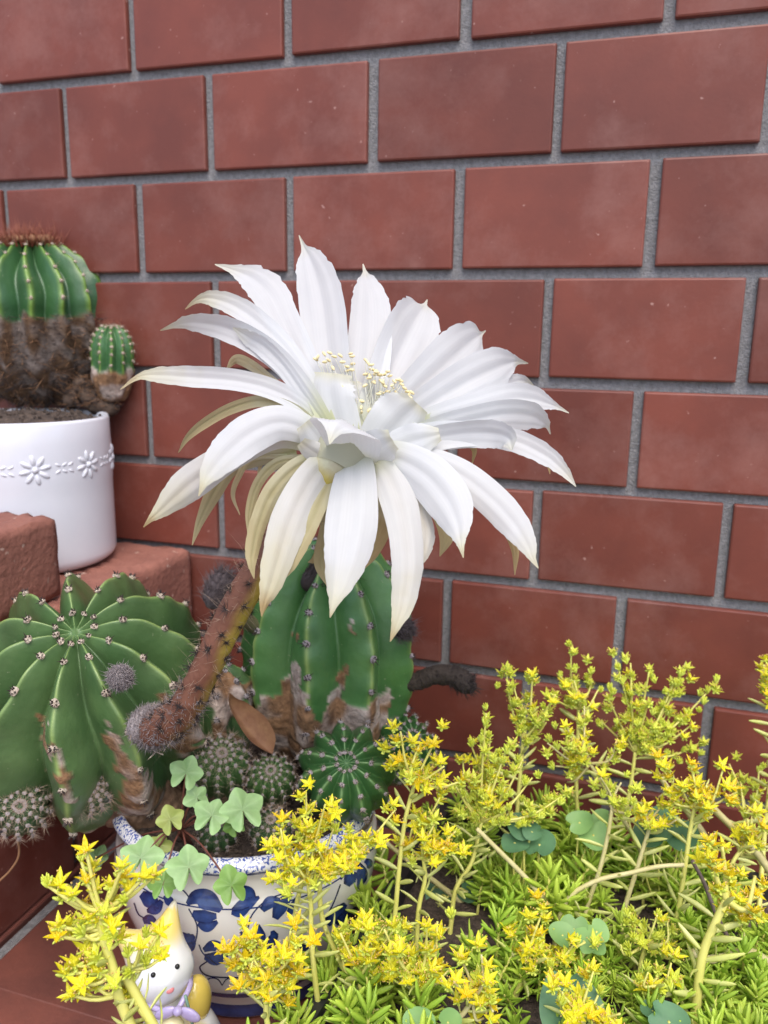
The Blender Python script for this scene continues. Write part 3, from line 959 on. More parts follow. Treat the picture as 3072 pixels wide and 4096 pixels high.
PET = [
    # back whorl
    dict(p=[(752, 965), (724, 860), (708, 760), (697, 670), (684, 605), (668, 558), (658, 536), (646, 508)], w=[70, 90, 102, 108, 96, 60, 16, 2], dk=.034, roll=10, cup=.22, jag=.05),
    dict(p=[(772, 960), (786, 860), (796, 770), (801, 695), (800, 645), (794, 608), (789, 592), (784, 570)], w=[70, 95, 104, 98, 84, 46, 14, 2], dk=.046, roll=-8, cup=.2, jag=.05),
    dict(p=[(785, 960), (818, 870), (850, 795), (878, 735), (898, 695), (912, 670), (917, 660), (923, 647)], w=[70, 96, 116, 128, 118, 78, 16, 2], dk=.050, roll=-14, cup=.2, jag=.05),
    dict(p=[(800, 962), (858, 890), (915, 832), (965, 787), (1005, 752), (1030, 730), (1038, 723), (1049, 714)], w=[70, 92, 108, 122, 116, 76, 16, 2], dk=.045, roll=-12, cup=.2, jag=.05),
    dict(p=[(812, 966), (880, 908), (955, 858), (1025, 818), (1075, 795), (1102, 785), (1118, 781), (1141, 785)], w=[60, 82, 98, 108, 98, 52, 18, 2], dk=.034, roll=-6, cup=.2, jag=.045),
    dict(p=[(900, 930), (990, 885), (1070, 842), (1108, 826), (1130, 822), (1153, 833)], w=[40, 50, 50, 40, 22, 2], dk=.046, roll=8, cup=.2),
    dict(p=[(822, 970), (925, 915), (1025, 882), (1100, 862), (1150, 862), (1185, 872), (1205, 880), (1229, 892)], w=[56, 68, 72, 72, 58, 28, 12, 2], dk=.020, roll=14, cup=.18, jag=.06),
    dict(p=[(836, 974), (940, 930), (1035, 905), (1100, 896), (1148, 900), (1174, 914), (1183, 922), (1189, 938)], w=[52, 64, 68, 72, 66, 32, 10, 2], dk=.012, roll=-18, cup=.18, jag=.06),
    dict(p=[(815, 988), (885, 958), (965, 940), (1050, 940), (1120, 955), (1180, 985), (1218, 1018), (1244, 1051)], w=[60, 74, 66, 54, 52, 46, 26, 2], dk=-.006, roll=20, cup=.2, jag=.05),
    dict(p=[(870, 960), (950, 945), (1020, 936), (1070, 938), (1098, 948), (1106, 972)], w=[50, 60, 62, 62, 50, 4], dk=-.012, roll=-24, cup=.2, jag=.06),
    # right, drooping
    dict(p=[(800, 990), (860, 992), (922, 1028), (966, 1080), (987, 1128), (993, 1160), (996, 1180), (1001, 1205)], w=[66, 86, 108, 108, 74, 36, 16, 2], dk=-.036, ease='out', roll=-6, cup=-.22, jag=.05, tan=1.0),
    dict(p=[(815, 988), (905, 990), (990, 1022), (1060, 1075), (1110, 1130), (1138, 1175), (1150, 1205), (1163, 1228)], w=[50, 62, 74, 78, 70, 46, 18, 2], dk=-.022, ease='out', roll=14, cup=-.2, tan=1.02),
    # front, hanging
    dict(p=[(752, 985), (766, 1010), (763, 1075), (758, 1135), (748, 1200), (733, 1262), (722, 1300), (713, 1334)], w=[80, 92, 114, 122, 104, 64, 26, 2], dk=-.040, ease='out', roll=-5, cup=-.25, tan=.98),
    dict(p=[(790, 990), (832, 1015), (860, 1075), (876, 1145), (882, 1220), (872, 1300), (858, 1345), (843, 1386)], w=[60, 78, 86, 80, 74, 56, 28, 2], dk=-.036, ease='out', roll=12, cup=-.25, tan=.95, tone=.12),
    dict(p=[(800, 1000), (862, 1020), (900, 1085), (920, 1145), (915, 1190), (900, 1230)], w=[40, 46, 48, 46, 36, 4], dk=-.020, ease='out', roll=30, cup=-.2, tone=.25),
    dict(p=[(728, 990), (690, 1015), (655, 1065), (625, 1130), (603, 1200), (584, 1265), (572, 1300), (565, 1332)], w=[60, 74, 84, 88, 74, 52, 26, 2], dk=-.030, ease='out', roll=10, cup=-.25, tan=.78, tone=.18),
    dict(p=[(700, 985), (640, 1010), (590, 1062), (560, 1130), (546, 1190), (544, 1220), (549, 1250)], w=[36, 42, 46, 42, 32, 18, 2], dk=-.018, ease='out', roll=22, cup=-.2, tan=.40, tone=.85, olive=True),
    dict(p=[(722, 1010), (706, 1050), (682, 1100), (652, 1165), (620, 1225), (597, 1258)], w=[34, 42, 44, 42, 32, 4], dk=-.022, ease='out', roll=-14, cup=-.2, tan=.45, tone=.85, olive=True),
    # left
    dict(p=[(700, 958), (655, 926), (600, 913), (540, 936), (490, 978), (455, 1020), (440, 1045), (429, 1072)], w=[50, 70, 84, 96, 86, 50, 20, 2], dk=-.020, ease='out', roll=-10, cup=-.2, tan=1.0, jag=.04),
    dict(p=[(690, 965), (600, 945), (500, 985), (425, 1035), (385, 1068), (345, 1105), (325, 1122), (310, 1139)], w=[40, 54, 68, 82, 70, 34, 14, 2], dk=-.010, ease='out', roll=8, cup=-.2, tan=.84, tone=.16, jag=.04),
    dict(p=[(695, 940), (640, 888), (570, 866), (500, 882), (440, 915), (405, 945), (385, 978)], w=[28, 30, 28, 26, 22, 14, 2], dk=.008, roll=20, cup=.2, tan=.40, tone=.75, olive=True, jag=0),
    dict(p=[(710, 945), (655, 880), (590, 842), (510, 822), (420, 815), (345, 810), (300, 814), (260, 841)], w=[44, 44, 48, 50, 48, 36, 14, 2], dk=.004, roll=-16, cup=.18, tan=.92, jag=.04),
    dict(p=[(705, 920), (660, 845), (605, 780), (545, 735), (480, 706), (415, 697), (380, 702), (346, 714)], w=[44, 48, 54, 58, 56, 40, 16, 2], dk=.012, roll=14, cup=.18, tan=1.03, jag=.05),
    dict(p=[(710, 920), (668, 830), (615, 750), (560, 698), (505, 660), (455, 644), (425, 649), (400, 668)], w=[40, 46, 50, 52, 48, 34, 14, 2], dk=.022, roll=-18, cup=.18, tan=.91, jag=.05),
    dict(p=[(705, 925), (650, 845), (610, 790), (570, 750), (535, 728), (503, 708)], w=[30, 36, 38, 42, 36, 3], dk=.004, roll=24, cup=.2, jag=.06),
    dict(p=[(720, 935), (682, 850), (645, 765), (608, 685), (580, 632), (545, 600), (505, 583), (464, 571)], w=[56, 70, 74, 76, 88, 64, 24, 2], dk=.030, roll=-20, cup=.22, jag=.06),
    # inner cup
    dict(p=[(752, 985), (734, 935), (718, 880), (712, 835), (716, 806)], w=[80, 104, 112, 108, 84], dk=.002, roll=10, cup=-.18, wave=.10, jag=.06),
    dict(p=[(770, 985), (765, 940), (762, 890), (758, 850), (752, 825)], w=[70, 90, 94, 84, 50], dk=.008, roll=-10, cup=-.15, wave=.10, jag=.06),
    dict(p=[(795, 988), (830, 950), (862, 915), (886, 890), (902, 872)], w=[80, 124, 140, 124, 70], dk=-.002, roll=-14, cup=-.20, wave=.10, jag=.05),
    dict(p=[(762, 1002), (760, 968), (754, 938), (744, 916), (731, 916), (720, 932), (712, 959)], w=[84, 124, 148, 150, 104, 36, 2], dk=0, dks=[0, -.010, -.018, -.025, -.031, -.034, -.036], wfix=(1, .30, .15), roll=0, cup=.10, wave=.10, jag=.03),
    dict(p=[(735, 985), (702, 948), (676, 908), (664, 872), (654, 832)], w=[50, 54, 54, 48, 18], dk=.006, roll=-20, cup=-.2, jag=.03),
    dict(p=[(800, 990), (850, 968), (905, 950), (950, 938)], w=[60, 80, 80, 30], dk=-.008, roll=16, cup=-.2, jag=.03),
    dict(p=[(742, 1004), (708, 968), (680, 938), (660, 912)], w=[60, 78, 76, 50], dk=-.010, roll=6, cup=-.2, jag=.02),
    dict(p=[(730, 1006), (700, 990), (672, 972), (650, 955)], w=[44, 50, 46, 26], dk=-.012, roll=10, cup=-.2, jag=0, tone=.15),
    dict(p=[(775, 1004), (800, 978), (826, 962), (848, 950)], w=[70, 90, 86, 50], dk=-.016, roll=-6, cup=-.2, jag=.02),
]
for i, d in enumerate(PET):
    r_ = d.get('roll', 0)
    tw_ = random.Random(i).uniform(-16, 16)
    petal('petal', d['p'], d['w'], d['dk'], r_ if d.get('wfix') else [r_ * .5, r_, r_ + tw_], d.get('cup', .15), d.get('wave', .15), d.get('jag', .035), d.get('tan', 1.15), d.get('tone', 0), .20, d.get('ease', 'lin'), 100 + i, olive=d.get('olive', False), dks=d.get('dks'), wfix=d.get('wfix'))
SEP = [
    dict(p=[(640, 975), (565, 990), (500, 1010), (462, 1065), (435, 1120), (424, 1150), (415, 1178)], w=[24, 34, 40, 38, 22, 12, 2], dk=.006),
    dict(p=[(620, 985), (545, 990), (515, 1030), (503, 1070), (518, 1112)], w=[12, 14, 14, 10, 2], dk=.004),
    dict(p=[(660, 990), (600, 1000), (560, 1040), (540, 1100), (536, 1160)], w=[20, 24, 24, 20, 2], dk=-.004),
    dict(p=[(640, 978), (590, 978), (565, 1000), (555, 1040)], w=[12, 12, 10, 2], dk=.004, dark=1),
    dict(p=[(655, 985), (600, 1010), (575, 1020), (560, 1050)], w=[10, 10, 8, 2], dk=.006, dark=1),
    dict(p=[(600, 830), (545, 790), (510, 776), (488, 800)], w=[16, 24, 22, 2], dk=.03),
    dict(p=[(870, 1010), (930, 1070), (960, 1120), (965, 1160), (950, 1202)], w=[30, 44, 48, 36, 2], dk=-.004, tone=.6),
    dict(p=[(940, 1010), (1040, 1070), (1090, 1130), (1112, 1185), (1112, 1242)], w=[26, 30, 30, 20, 2], dk=-.006, tone=.25),
    dict(p=[(940, 950), (1000, 955), (1024, 970), (1020, 1003)], w=[14, 16, 14, 2], dk=.012, tone=.3),
    dict(p=[(1090, 950), (1150, 970), (1180, 990), (1188, 1024)], w=[14, 16, 14, 2], dk=.014, tone=.3),
    dict(p=[(720, 1060), (706, 1150), (694, 1215), (708, 1268)], w=[26, 36, 34, 2], dk=.004, tone=.9),
    dict(p=[(726, 1060), (704, 1160), (682, 1205), (665, 1215)], w=[16, 22, 18, 2], dk=.008, tone=.9),
    dict(p=[(790, 1040), (828, 1130), (812, 1190), (780, 1235)], w=[20, 30, 22, 2], dk=.010, tone=.8),
    dict(p=[(800, 1030), (836, 1100), (810, 1180), (770, 1245)], w=[30, 40, 34, 2], dk=-.002, tone=.4),
]
for i, d in enumerate(SEP):
    petal('sepal', d['p'], d['w'], d['dk'], 12 * (-1) ** i, -.2, .06, 0, .35, d.get('tone', .9), .1, 'out', 300 + i, k0=K0 + .003, olive=(i % 2 == 0))

# pale receptacle inside the petal bases
axf = unit(U(800, 850, K0 + .010) - U(718, 1010, K0))
x, y, z = frame(axf)
prof = [(0.0088, -0.006), (0.0112, -0.001), (0.0126, 0.004), (0.0134, 0.008), (0.0120, 0.008), (0.0085, 0.004), (0.001, 0.002)]
V, F = lathe(prof, 40)
V = np.array(V) @ np.array([x, y, z]) + U(735, 985, K0)
mb = MB(); mb.add(V, F, 0, np.array([0.60, 0.60, 0.46])); mb.build('receptacle', ['petal'], flower)

# stamens
ANT = [(712, 762), (700, 764), (722, 770), (735, 768), (757, 764), (686, 772), (790, 778), (802, 788), (795, 784), (812, 806), (832, 808), (842, 812),
       (798, 812), (852, 824), (860, 820), (868, 830), (848, 832), (880, 846), (872, 852), (890, 848), (886, 858), (878, 862), (866, 856), (888, 866), (780, 880), (790, 884), (776, 886), (820, 868), (838, 846), (762, 786), (740, 782), (826, 826)]
ANT += [(a + rng.uniform(-16, 16), b + rng.uniform(-4, 26)) for a, b in ANT] + [(rng.uniform(735, 850), rng.uniform(800, 870)) for _ in range(14)]
for i, (a, b) in enumerate(ANT):
    tip = U(a, b, K0 + .001 + .006 * rng.random())
    bs = U(775 + rng.uniform(-14, 14), 930 + rng.uniform(-8, 8), K0 + .004)
    mid_ = (tip + bs) / 2 + np.array([rng.uniform(-.003, .003), 0.002, -0.004])
    pth = catmull([bs, mid_, tip], 10)
    mb = MB()
    V, F = tube(pth, np.linspace(0.00026, 0.00017, 10), 5); mb.add(V, F, 0)
    d = unit([rng.gauss(0, 1), rng.gauss(0, .4), rng.gauss(0, .4)])
    x, y, z = frame(d)
    V, F = sphere(tip, 0.00062, 0.00062, 0.0013, 8, 6, axes=[x, y, z]); mb.add(V, F, 1)
    mb.build('stamen', ['filament', 'anther'], flower)

# ---------------------------------------------------------------- the tall cactus behind
CM = U(712, 1420, 0.487)
tall = thing('tall_cactus', (CM[0], CM[1], CM[2] - 0.066), 'tall ribbed green cactus with scarred corky base behind the flower tube', 'cactus')
cm_ = Cactus(CM, (0.04, -0.06, 1), 0.0525, 0.074, 9, 0.27, spin=0.12, dip=0.05, phimax=2.5, Hlow=0.070)
SC2 = [[(640, 1425), (655, 1440), (650, 1480), (672, 1540), (690, 1560), (700, 1530), (720, 1500), (735, 1450), (750, 1420), (752, 1440), (745, 1480), (740, 1510), (770, 1530), (800, 1520), (830, 1480), (845, 1490), (830, 1540), (860, 1580), (860, 1800), (540, 1800), (545, 1540), (575, 1505), (610, 1500), (625, 1470), (628, 1440)],
       [(752, 1330), (762, 1340), (762, 1365), (752, 1368)], [(640, 1355), (648, 1360), (640, 1400), (634, 1395)]]


def scar_tall(P, PH, TT, TH_):
    x, y, k = PJ(P)
    j = (vnoise(P, 200) - 0.5) * 26
    j2 = (vnoise(P + 5, 200) - 0.5) * 26
    m = np.zeros(x.shape)
    for s_ in SC2:
        m = np.maximum(m, inpoly(x + j, y + j2, s_) * 1.0)
    m = m * (k < CM @ R2 - CAMW @ R2)
    return np.maximum(m, sm(2.0, 2.15, PH + (vnoise(P, 60) - .5) * .6))


put('body', cm_.body(green_col(np.array([0.055, 0.15, 0.048]), np.array([0.10, 0.23, 0.07]), CREST, .12), scar_tall, nlat=110, half=11, dphi=0.24), tall)
areoles(cm_, AR_GREY, tall, [0.2, 0.45, 0.7, 0.95, 1.2, 1.45, 1.7, 1.95], 0.05, seed=8)
p_ = U(868, 1358, 0.462)
fuzzy('woolly_bud', tall, p_, tocam(p_) * .6 + R0 * .5 - R1 * -.2, 0.0068, 0.0085, 600, 0.0042, 'hair_dark', 'hair_mid', 13)
p_ = U(700, 1240, 0.45)
fuzzy('woolly_bud', tall, p_, -R1 * .6 + R0, 0.010, 0.016, 420, 0.008, 'hair_dark', 'hair_dark', 15)
p_ = U(470, 1275, 0.445)
fuzzy('woolly_bud', tall, p_, R1 * -.8 + R0 * .35 + tocam(p_) * .2, 0.0078, 0.0130, 800, 0.0050, 'hair_mid', 'hair_mid', 14)
V, F = tube(catmull([U(486, 1300, .45), U(520, 1330, .465), U(575, 1370, .48)], 10), 0.0045, 10)
mb = MB(); mb.add(V, F, 0, (0.2, 0.19, 0.1)); mb.build('bud_stalk', ['tube'], tall)
# withered, shrivelled flower sticking out to the side
wp_ = catmull([U(835, 1490, .476), U(868, 1478, .474), U(900, 1472, .472), U(940, 1458, .470), U(985, 1462, .468), U(1012, 1480, .467), U(1028, 1478, .466)], 30)
wr_ = catmull([0.0042, 0.0044, 0.0050, 0.0054, 0.0062, 0.0054, 0.0012], 30)[:, 0]
mb = MB()
V, F = tube(wp_, wr_, 16, jit=0.12)
u_ = np.repeat(np.linspace(0, 1, 30), 16)[:, None]
mb.add(V, F, 0, np.array([0.075, 0.055, 0.038]) * (1 - u_) + np.array([0.016, 0.011, 0.011]) * u_)
tw = np.gradient(wp_, axis=0)
for _ in range(900):
    j = rng.randrange(1, 29); a = rng.uniform(0, 6.28); x, y, z = frame(tw[j]); n = x * math.cos(a) + y * math.sin(a)
    s_ = j / 29
    hair(mb, wp_[j] + n * wr_[j] * .95, n * (.9 if s_ > .5 else .6) + z * rng.uniform(.6, 1.8), rng.uniform(.002, .0042) * (1.2 if s_ > .6 else .6), 0.00016, [rng.gauss(0, .3) for _ in range(3)], 2 if s_ < .22 else 1)
mb.build('withered_flower', ['cork', 'hair_dark', 'hair_grey'], tall)

# small scarred stem between the two large cacti
cS = U(470, 1540, 0.462)
mids = thing('scarred_cactus', (cS[0], cS[1], cS[2] - 0.025), 'stubby green cactus stem with brown scars squeezed between the two large cacti', 'cactus')
cms = Cactus(cS, (0.1, -0.2, 1), 0.0230, 0.0330, 7, 0.27, spin=0.5, dip=0.1, phimax=2.6)
put('body', cms.body(green_col(GREEN * .9, GREEN2, CREST, .14), lambda P, PH, TT, TH_: sm(.60, .64, vnoise(P, 75) + 0.25 * sm(1.2, 2.2, PH)), nlat=60, half=8), mids)
areoles(cms, AR_GREY, mids, [0.3, 0.7, 1.1, 1.5, 1.9], .08, seed=6, sc=.9)

# ---------------------------------------------------------------- blue and white pot
BX, BY, BH = 0.1517, -0.1510, 0.110
bp = thing('blue_white_pot', (BX, BY, 0.0012), 'blue and white porcelain pot painted with flowers and vines', 'pot')
BPROF = [(0.0500, 0.0015), (0.0515, 0.004), (0.0520, 0.010), (0.0545, 0.016), (0.0605, 0.028), (0.0660, 0.042), (0.0705, 0.056), (0.0730, 0.068), (0.0738, 0.077),
         (0.0728, 0.085), (0.0712, 0.0885), (0.0706, 0.0905), (0.0702, 0.0935), (0.0706, 0.0985), (0.0722, 0.1025), (0.0735, 0.1045)]
rz_ = catmull([p for p in BPROF], 80)
LIP = [(0.0735, 0.1045), (0.0741, 0.1052), (0.0742, 0.1062), (0.0737, 0.1074), (0.0718, 0.1094), (0.0702, 0.1106), (0.0690, 0.1106), (0.0683, 0.1096)]
INN = [(0.0683, 0.1096), (0.0676, 0.1060), (0.0660, 0.098), (0.0660, 0.090)]
V, F = lathe([(0.001, 0.0015)] + [tuple(p) for p in rz_], 128, (BX, BY, 0))
mb = MB(); mb.add(V, F); mb.build('body', ['porcelain'], bp)
V, F = lathe(LIP, 128, (BX, BY, 0)); mb = MB(); mb.add(V, F); mb.build('rim', ['blue_speckle'], bp, label='rim with blue speckled border')
V, F = lathe(INN, 128, (BX, BY, 0)); mb = MB(); mb.add(V, F); mb.build('inner_wall', ['porcelain'], bp)


def rad_at(z):
    return np.interp(z, rz_[:, 1], rz_[:, 0])


def ring_line(z0, z1, off=0.00018, mat_='blue_line', name='painted_line'):
    zz = np.linspace(z0, z1, 6)
    V, F = lathe([(rad_at(z) + off, z) for z in zz], 128, (BX, BY, 0))
    mb = MB(); mb.add(V, F); mb.build(name, [mat_], bp)


ring_line(0.1030, 0.1046, name='painted_band')
ring_line(0.0848, 0.0855)
ring_line(0.0200, 0.0245, name='painted_band')
ring_line(0.0030, 0.0120, name='painted_band')


def pot_hit(px, py):
    a, b = 0.30, 0.55
    ks = np.linspace(a, b, 400)
    d = U(px, py, 1.0) - CAMW
    P = CAMW + ks[:, None] * d
    z = np.clip(P[:, 2], 0.002, 0.1045)
    f = np.hypot(P[:, 0] - BX, P[:, 1] - BY) - rad_at(z)
    i = np.where((f[:-1] > 0) & (f[1:] <= 0))[0]
    if len(i) == 0:
        j = int(np.argmin(np.abs(f))); k = ks[j]
    else:
        j = i[0]; k = ks[j] + (ks[1] - ks[0]) * f[j] / (f[j] - f[j + 1])
    p = CAMW + k * d
    n = unit([p[0] - BX, p[1] - BY, 0])
    q = np.array([BX, BY, p[2]]) + n * (rad_at(p[2]) + 0.0002)
    return q


BL_D = np.array([0.012, 0.022, 0.10]); BL_L = np.array([0.055, 0.12, 0.40])


def stroke(pts, widths, name='painted_leaf', ns=16, nc=7, dark=.3):
    P = catmull(pts, ns); wd = np.maximum(catmull(widths, ns)[:, 0], 1.0)
    T = np.gradient(P, axis=0); T /= np.linalg.norm(T, axis=1)[:, None] + 1e-9
    V, C = [], []
    for i in range(ns):
        s = i / (ns - 1)
        for j in range(nc):
            c = -1 + 2 * j / (nc - 1)
            V.append(pot_hit(P[i][0] - T[i][1] * c * wd[i] / 2, P[i][1] + T[i][0] * c * wd[i] / 2))
            w = np.clip(dark + 0.7 * abs(s - .5) * 1.2 + 0.35 * (c < -.4), 0, 1)
            C.append(BL_D * w + BL_L * (1 - w))
    F = [(i * nc + j, i * nc + j + 1, (i + 1) * nc + j + 1, (i + 1) * nc + j) for i in range(ns - 1) for j in range(nc - 1)]
    put(name, mk_mesh(name, V, F, 'blue_paint', None, C), bp)


def vine(pts, w=3.0):
    stroke(pts, [w, w, w], 'painted_vine', ns=26, nc=3, dark=.75)


for pts, w_ in [
    ([(404, 1952), (425, 1938), (450, 1945), (478, 1966)], [8, 34, 44, 14]), ([(416, 1972), (440, 1980), (468, 1978)], [14, 30, 12]), ([(428, 1994), (448, 2002), (470, 1990)], [10, 22, 8]),
    ([(502, 1968), (528, 1955), (560, 1937)], [12, 30, 6]), ([(520, 1922), (538, 1930), (552, 1942)], [24, 28, 6]), ([(500, 1970), (520, 1972), (540, 1960)], [10, 18, 6]),
    ([(566, 1966), (584, 1948), (606, 1942)], [12, 26, 6]), ([(594, 1984), (606, 1958), (628, 1928)], [14, 30, 12]), ([(622, 1975), (632, 1960), (640, 1940)], [10, 18, 8]),
    ([(520, 2012), (545, 2040), (575, 2046), (597, 2014)], [8, 34, 36, 10]), ([(558, 1996), (556, 2020), (555, 2050)], [6, 36, 20]), ([(588, 2010), (592, 2022), (588, 2032)], [8, 18, 6]),
    ([(440, 2052), (462, 2042), (490, 2050)], [10, 24, 8]), ([(442, 2066), (466, 2070), (492, 2062)], [12, 30, 8]),
    ([(772, 1862), (782, 1888), (774, 1920)], [8, 24, 8]), ([(748, 1912), (758, 1895), (772, 1888)], [14, 28, 8]), ([(788, 1858), (797, 1864), (795, 1876)], [10, 16, 6]),
    ([(706, 1996), (726, 1975), (746, 1952)], [14, 32, 10]), ([(730, 2000), (742, 1985), (752, 1966)], [16, 28, 8]), ([(748, 2000), (764, 1975), (780, 1948)], [12, 20, 4]),
    ([(306, 1930), (325, 1945), (340, 1965)], [16, 34, 10]), ([(318, 1968), (336, 1962), (350, 1945)], [8, 26, 10]), ([(356, 1934), (366, 1946), (376, 1960)], [8, 20, 6]),
    ([(310, 1990), (324, 1986), (340, 2000)], [12, 22, 8]), ([(392, 2016), (406, 2030), (420, 2020)], [10, 30, 8]), ([(398, 2040), (410, 2045), (422, 2035)], [8, 22, 6]),
    ([(280, 1880), (290, 1900), (285, 1925)], [8, 18, 6]), ([(640, 2060), (660, 2050), (676, 2030)], [10, 30, 8]), ([(650, 2085), (690, 2080), (720, 2050)], [10, 22, 10]),
]:
    stroke(pts, w_)
for pts in [[(372, 1912), (395, 1922), (412, 1942)], [(408, 1962), (426, 2000), (420, 2040), (402, 2062)], [(534, 2012), (545, 1975), (580, 1942), (640, 1922)],
            [(735, 1900), (768, 1864), (806, 1832)], [(812, 1850), (808, 1900), (796, 1938)], [(700, 1990), (720, 1950), (735, 1910)], [(290, 1950), (300, 1975), (318, 1985)],
            [(448, 2076), (432, 2090), (452, 2108), (520, 2112)], [(520, 2112), (540, 2098), (560, 2108), (600, 2112)], [(790, 1960), (760, 2005), (720, 2050)], [(430, 2040), (440, 2060), (470, 2084)]]:
    vine(pts)
for k in range(9):                                             # scalloped loops above the foot band
    a = 400 + k * 40
    vine([(a, 2128), (a + 8, 2116), (a + 20, 2112), (a + 32, 2116), (a + 40, 2128)], 2.4)
V, F = soil_disc(BX, BY, 0.1015, 0.0668, 0.004, 48, 14, seed=9)
mb = MB(); mb.add(V, F)
for _ in range(260):
    a = rng.uniform(0, 6.28); q = 0.061 * math.sqrt(rng.random()); r = rng.uniform(0.0007, 0.0020)
    V, F = sphere((BX + q * math.cos(a), BY + q * math.sin(a), 0.1035 + 0.003 * (1 - (q / .063) ** 2)), r, r * rng.uniform(.6, 1), r * .8, 5, 4); mb.add(V, F)
mb.build('soil', ['soil'], bp, smooth=False)

# ---------------------------------------------------------------- young cacti in the blue pot
def young(px, py, k, R, H, ribs, meshes, phis, col, label, axis_cam=.7, sc=1.0, seed=1, depth=.17, lean=(0, 0, 0)):
    c = U(px, py, k)
    t = thing('small_cactus', (c[0], c[1], 0.104), label, 'cactus')
    ax = unit(tocam(c) * axis_cam + np.array([0, 0, 1]) * (1 - axis_cam) + np.array(lean))
    ca = Cactus(c, ax, R, H, ribs, depth, dip=0.14, phimax=2.75, Hlow=max(H, (c[2] - 0.100) * 1.0), spin=seed * .37)
    put('body', ca.body(col, None, nlat=50, half=6, dphi=.3), t)
    areoles(ca, meshes, t, phis, .05, sc=sc, seed=seed)
    mb = MB()                                     # stub that roots it in the soil
    V, F = tube(catmull([c - ax * H * .5, (c[0] - ax[0] * H * .6, c[1] - ax[1] * H * .6, 0.108), (c[0] - ax[0] * H * .6, c[1] - ax[1] * H * .6, 0.100)], 6), R * .55, 10)
    mb.add(V, F, 0, (0.2, 0.14, 0.09)); mb.build('root_neck', ['cork'], t)
    return t


G3 = green_col(np.array([0.030, 0.098, 0.030]), np.array([0.05, 0.135, 0.04]), np.array([0.20, 0.33, 0.12]), .22)
G4 = green_col(np.array([0.05, 0.12, 0.035]), np.array([0.08, 0.16, 0.05]), np.array([0.20, 0.30, 0.10]), .25)
young(748, 1668, 0.428, 0.0262, 0.0225, 11, AR_SMALL, [0.16, 0.42, 0.75, 1.1, 1.5, 1.85], G3, 'dark green star-ribbed small cactus next to the yellow blossoms', .75, 1.0, 3, .20)
young(868, 1615, 0.478, 0.0200, 0.0185, 13, AR_SMALL, [0.16, 0.4, 0.7, 1.0, 1.35, 1.7], G3, 'small cactus with crowded spines leaning out under the withered flower', .45, .9, 5, .18, (0.45, -.1, 0))
young(480, 1650, 0.432, 0.0150, 0.0150, 13, AR_SPINY, [0.12, 0.35, 0.62, 0.92, 1.25, 1.6, 1.95], G4, 'densely spined small cactus behind the light green leaves', .6, 1.0, 7)
young(585, 1682, 0.430, 0.0128, 0.0130, 13, AR_SPINY, [0.14, 0.4, 0.72, 1.1, 1.5, 1.9], G4, 'small bright ribbed cactus beside the dark star-ribbed one', .65, .8, 9)
young(470, 1800, 0.415, 0.0100, 0.0090, 11, AR_SPINY, [0.15, 0.5, 0.9, 1.3, 1.7], DKG, 'tiny spiny cactus under the light green leaves at the pot rim', .5, .8, 11)
young(585, 1790, 0.412, 0.0105, 0.0095, 11, AR_SPINY, [0.15, 0.5, 0.9, 1.3, 1.7], DKG, 'tiny spiny cactus tucked under the yellow blossoms at the pot rim', .5, .85, 12)

# dry curled leaf
V, F, S = ribbon([(496, 1498, .428), (502, 1520, .430), (522, 1548, .430), (548, 1580, .428), (572, 1608, .427), (588, 1628, .427)], [3, 26, 46, 54, 38, 3], 28, 1.15, .15, 0, 5, ns=26, nc=15)
dl = put('dry_leaf', mk_mesh('dry_leaf', V, F, 'dry'))
tag(dl, 'curled dry brown leaf lodged at the foot of the tall cactus', 'leaf')

# cactus in the white pot
c = U(78, 660, 0.605)
wc = thing('brown_based_cactus', (WPX, WPY, WPZ + WPH), 'round glossy cactus with brown corky base growing in the white pot', 'cactus')
cw = Cactus(c, (0.03, -0.10, 1), 0.0535, 0.0465, 15, 0.22, spin=.2, dip=.02, phimax=2.72, Hlow=0.078)


def scar_w(P, PH, TT, TH_):
    h = (P - c) @ cw.z
    return sm(-0.0015, 0.0015, -0.006 - h + (vnoise(P, 130) - .5) * .012 + (1 - TT) * 0.004)


def brownify(me, zc):
    pass


put('body', cw.body(green_col(np.array([0.030, 0.095, 0.036]), np.array([0.055, 0.14, 0.05]), np.array([0.24, 0.38, 0.06]), .30), scar_w, nlat=90, half=7, dphi=.34, dark=.42), wc)
ARW = [areole_mesh('areole', 0.0016, 7, 0.0050, 0, True, seed=s_) for s_ in (21, 22)]
areoles(cw, ARW, wc, [0.22, 0.42, 0.64, 0.88, 1.12, 1.36], .03, seed=4, sc=.9)
mb = MB()
top = c + cw.z * 0.0455
for _ in range(520):
    a = rng.uniform(0, 6.28); q = 0.023 * math.sqrt(rng.random())
    p = top + cw.x * q * math.cos(a) + cw.y * q * math.sin(a) - cw.z * q * .18
    hair(mb, p, cw.z + (cw.x * math.cos(a) + cw.y * math.sin(a)) * rng.uniform(.1, .9) * q / .02, rng.uniform(.006, .015), 0.00036, [rng.gauss(0, .25) for _ in range(3)], 0)
for _ in range(70):
    a = rng.uniform(0, 6.28); q = 0.017 * math.sqrt(rng.random()); r = rng.uniform(.0016, .0034)
    V, F = sphere(top + cw.x * q * math.cos(a) + cw.y * q * math.sin(a) + cw.z * .001, r, r, r * 1.1, 7, 5); mb.add(V, F, 1)
mb.build('crown_spines', ['spine_red', 'dry'], wc)
mb = MB()
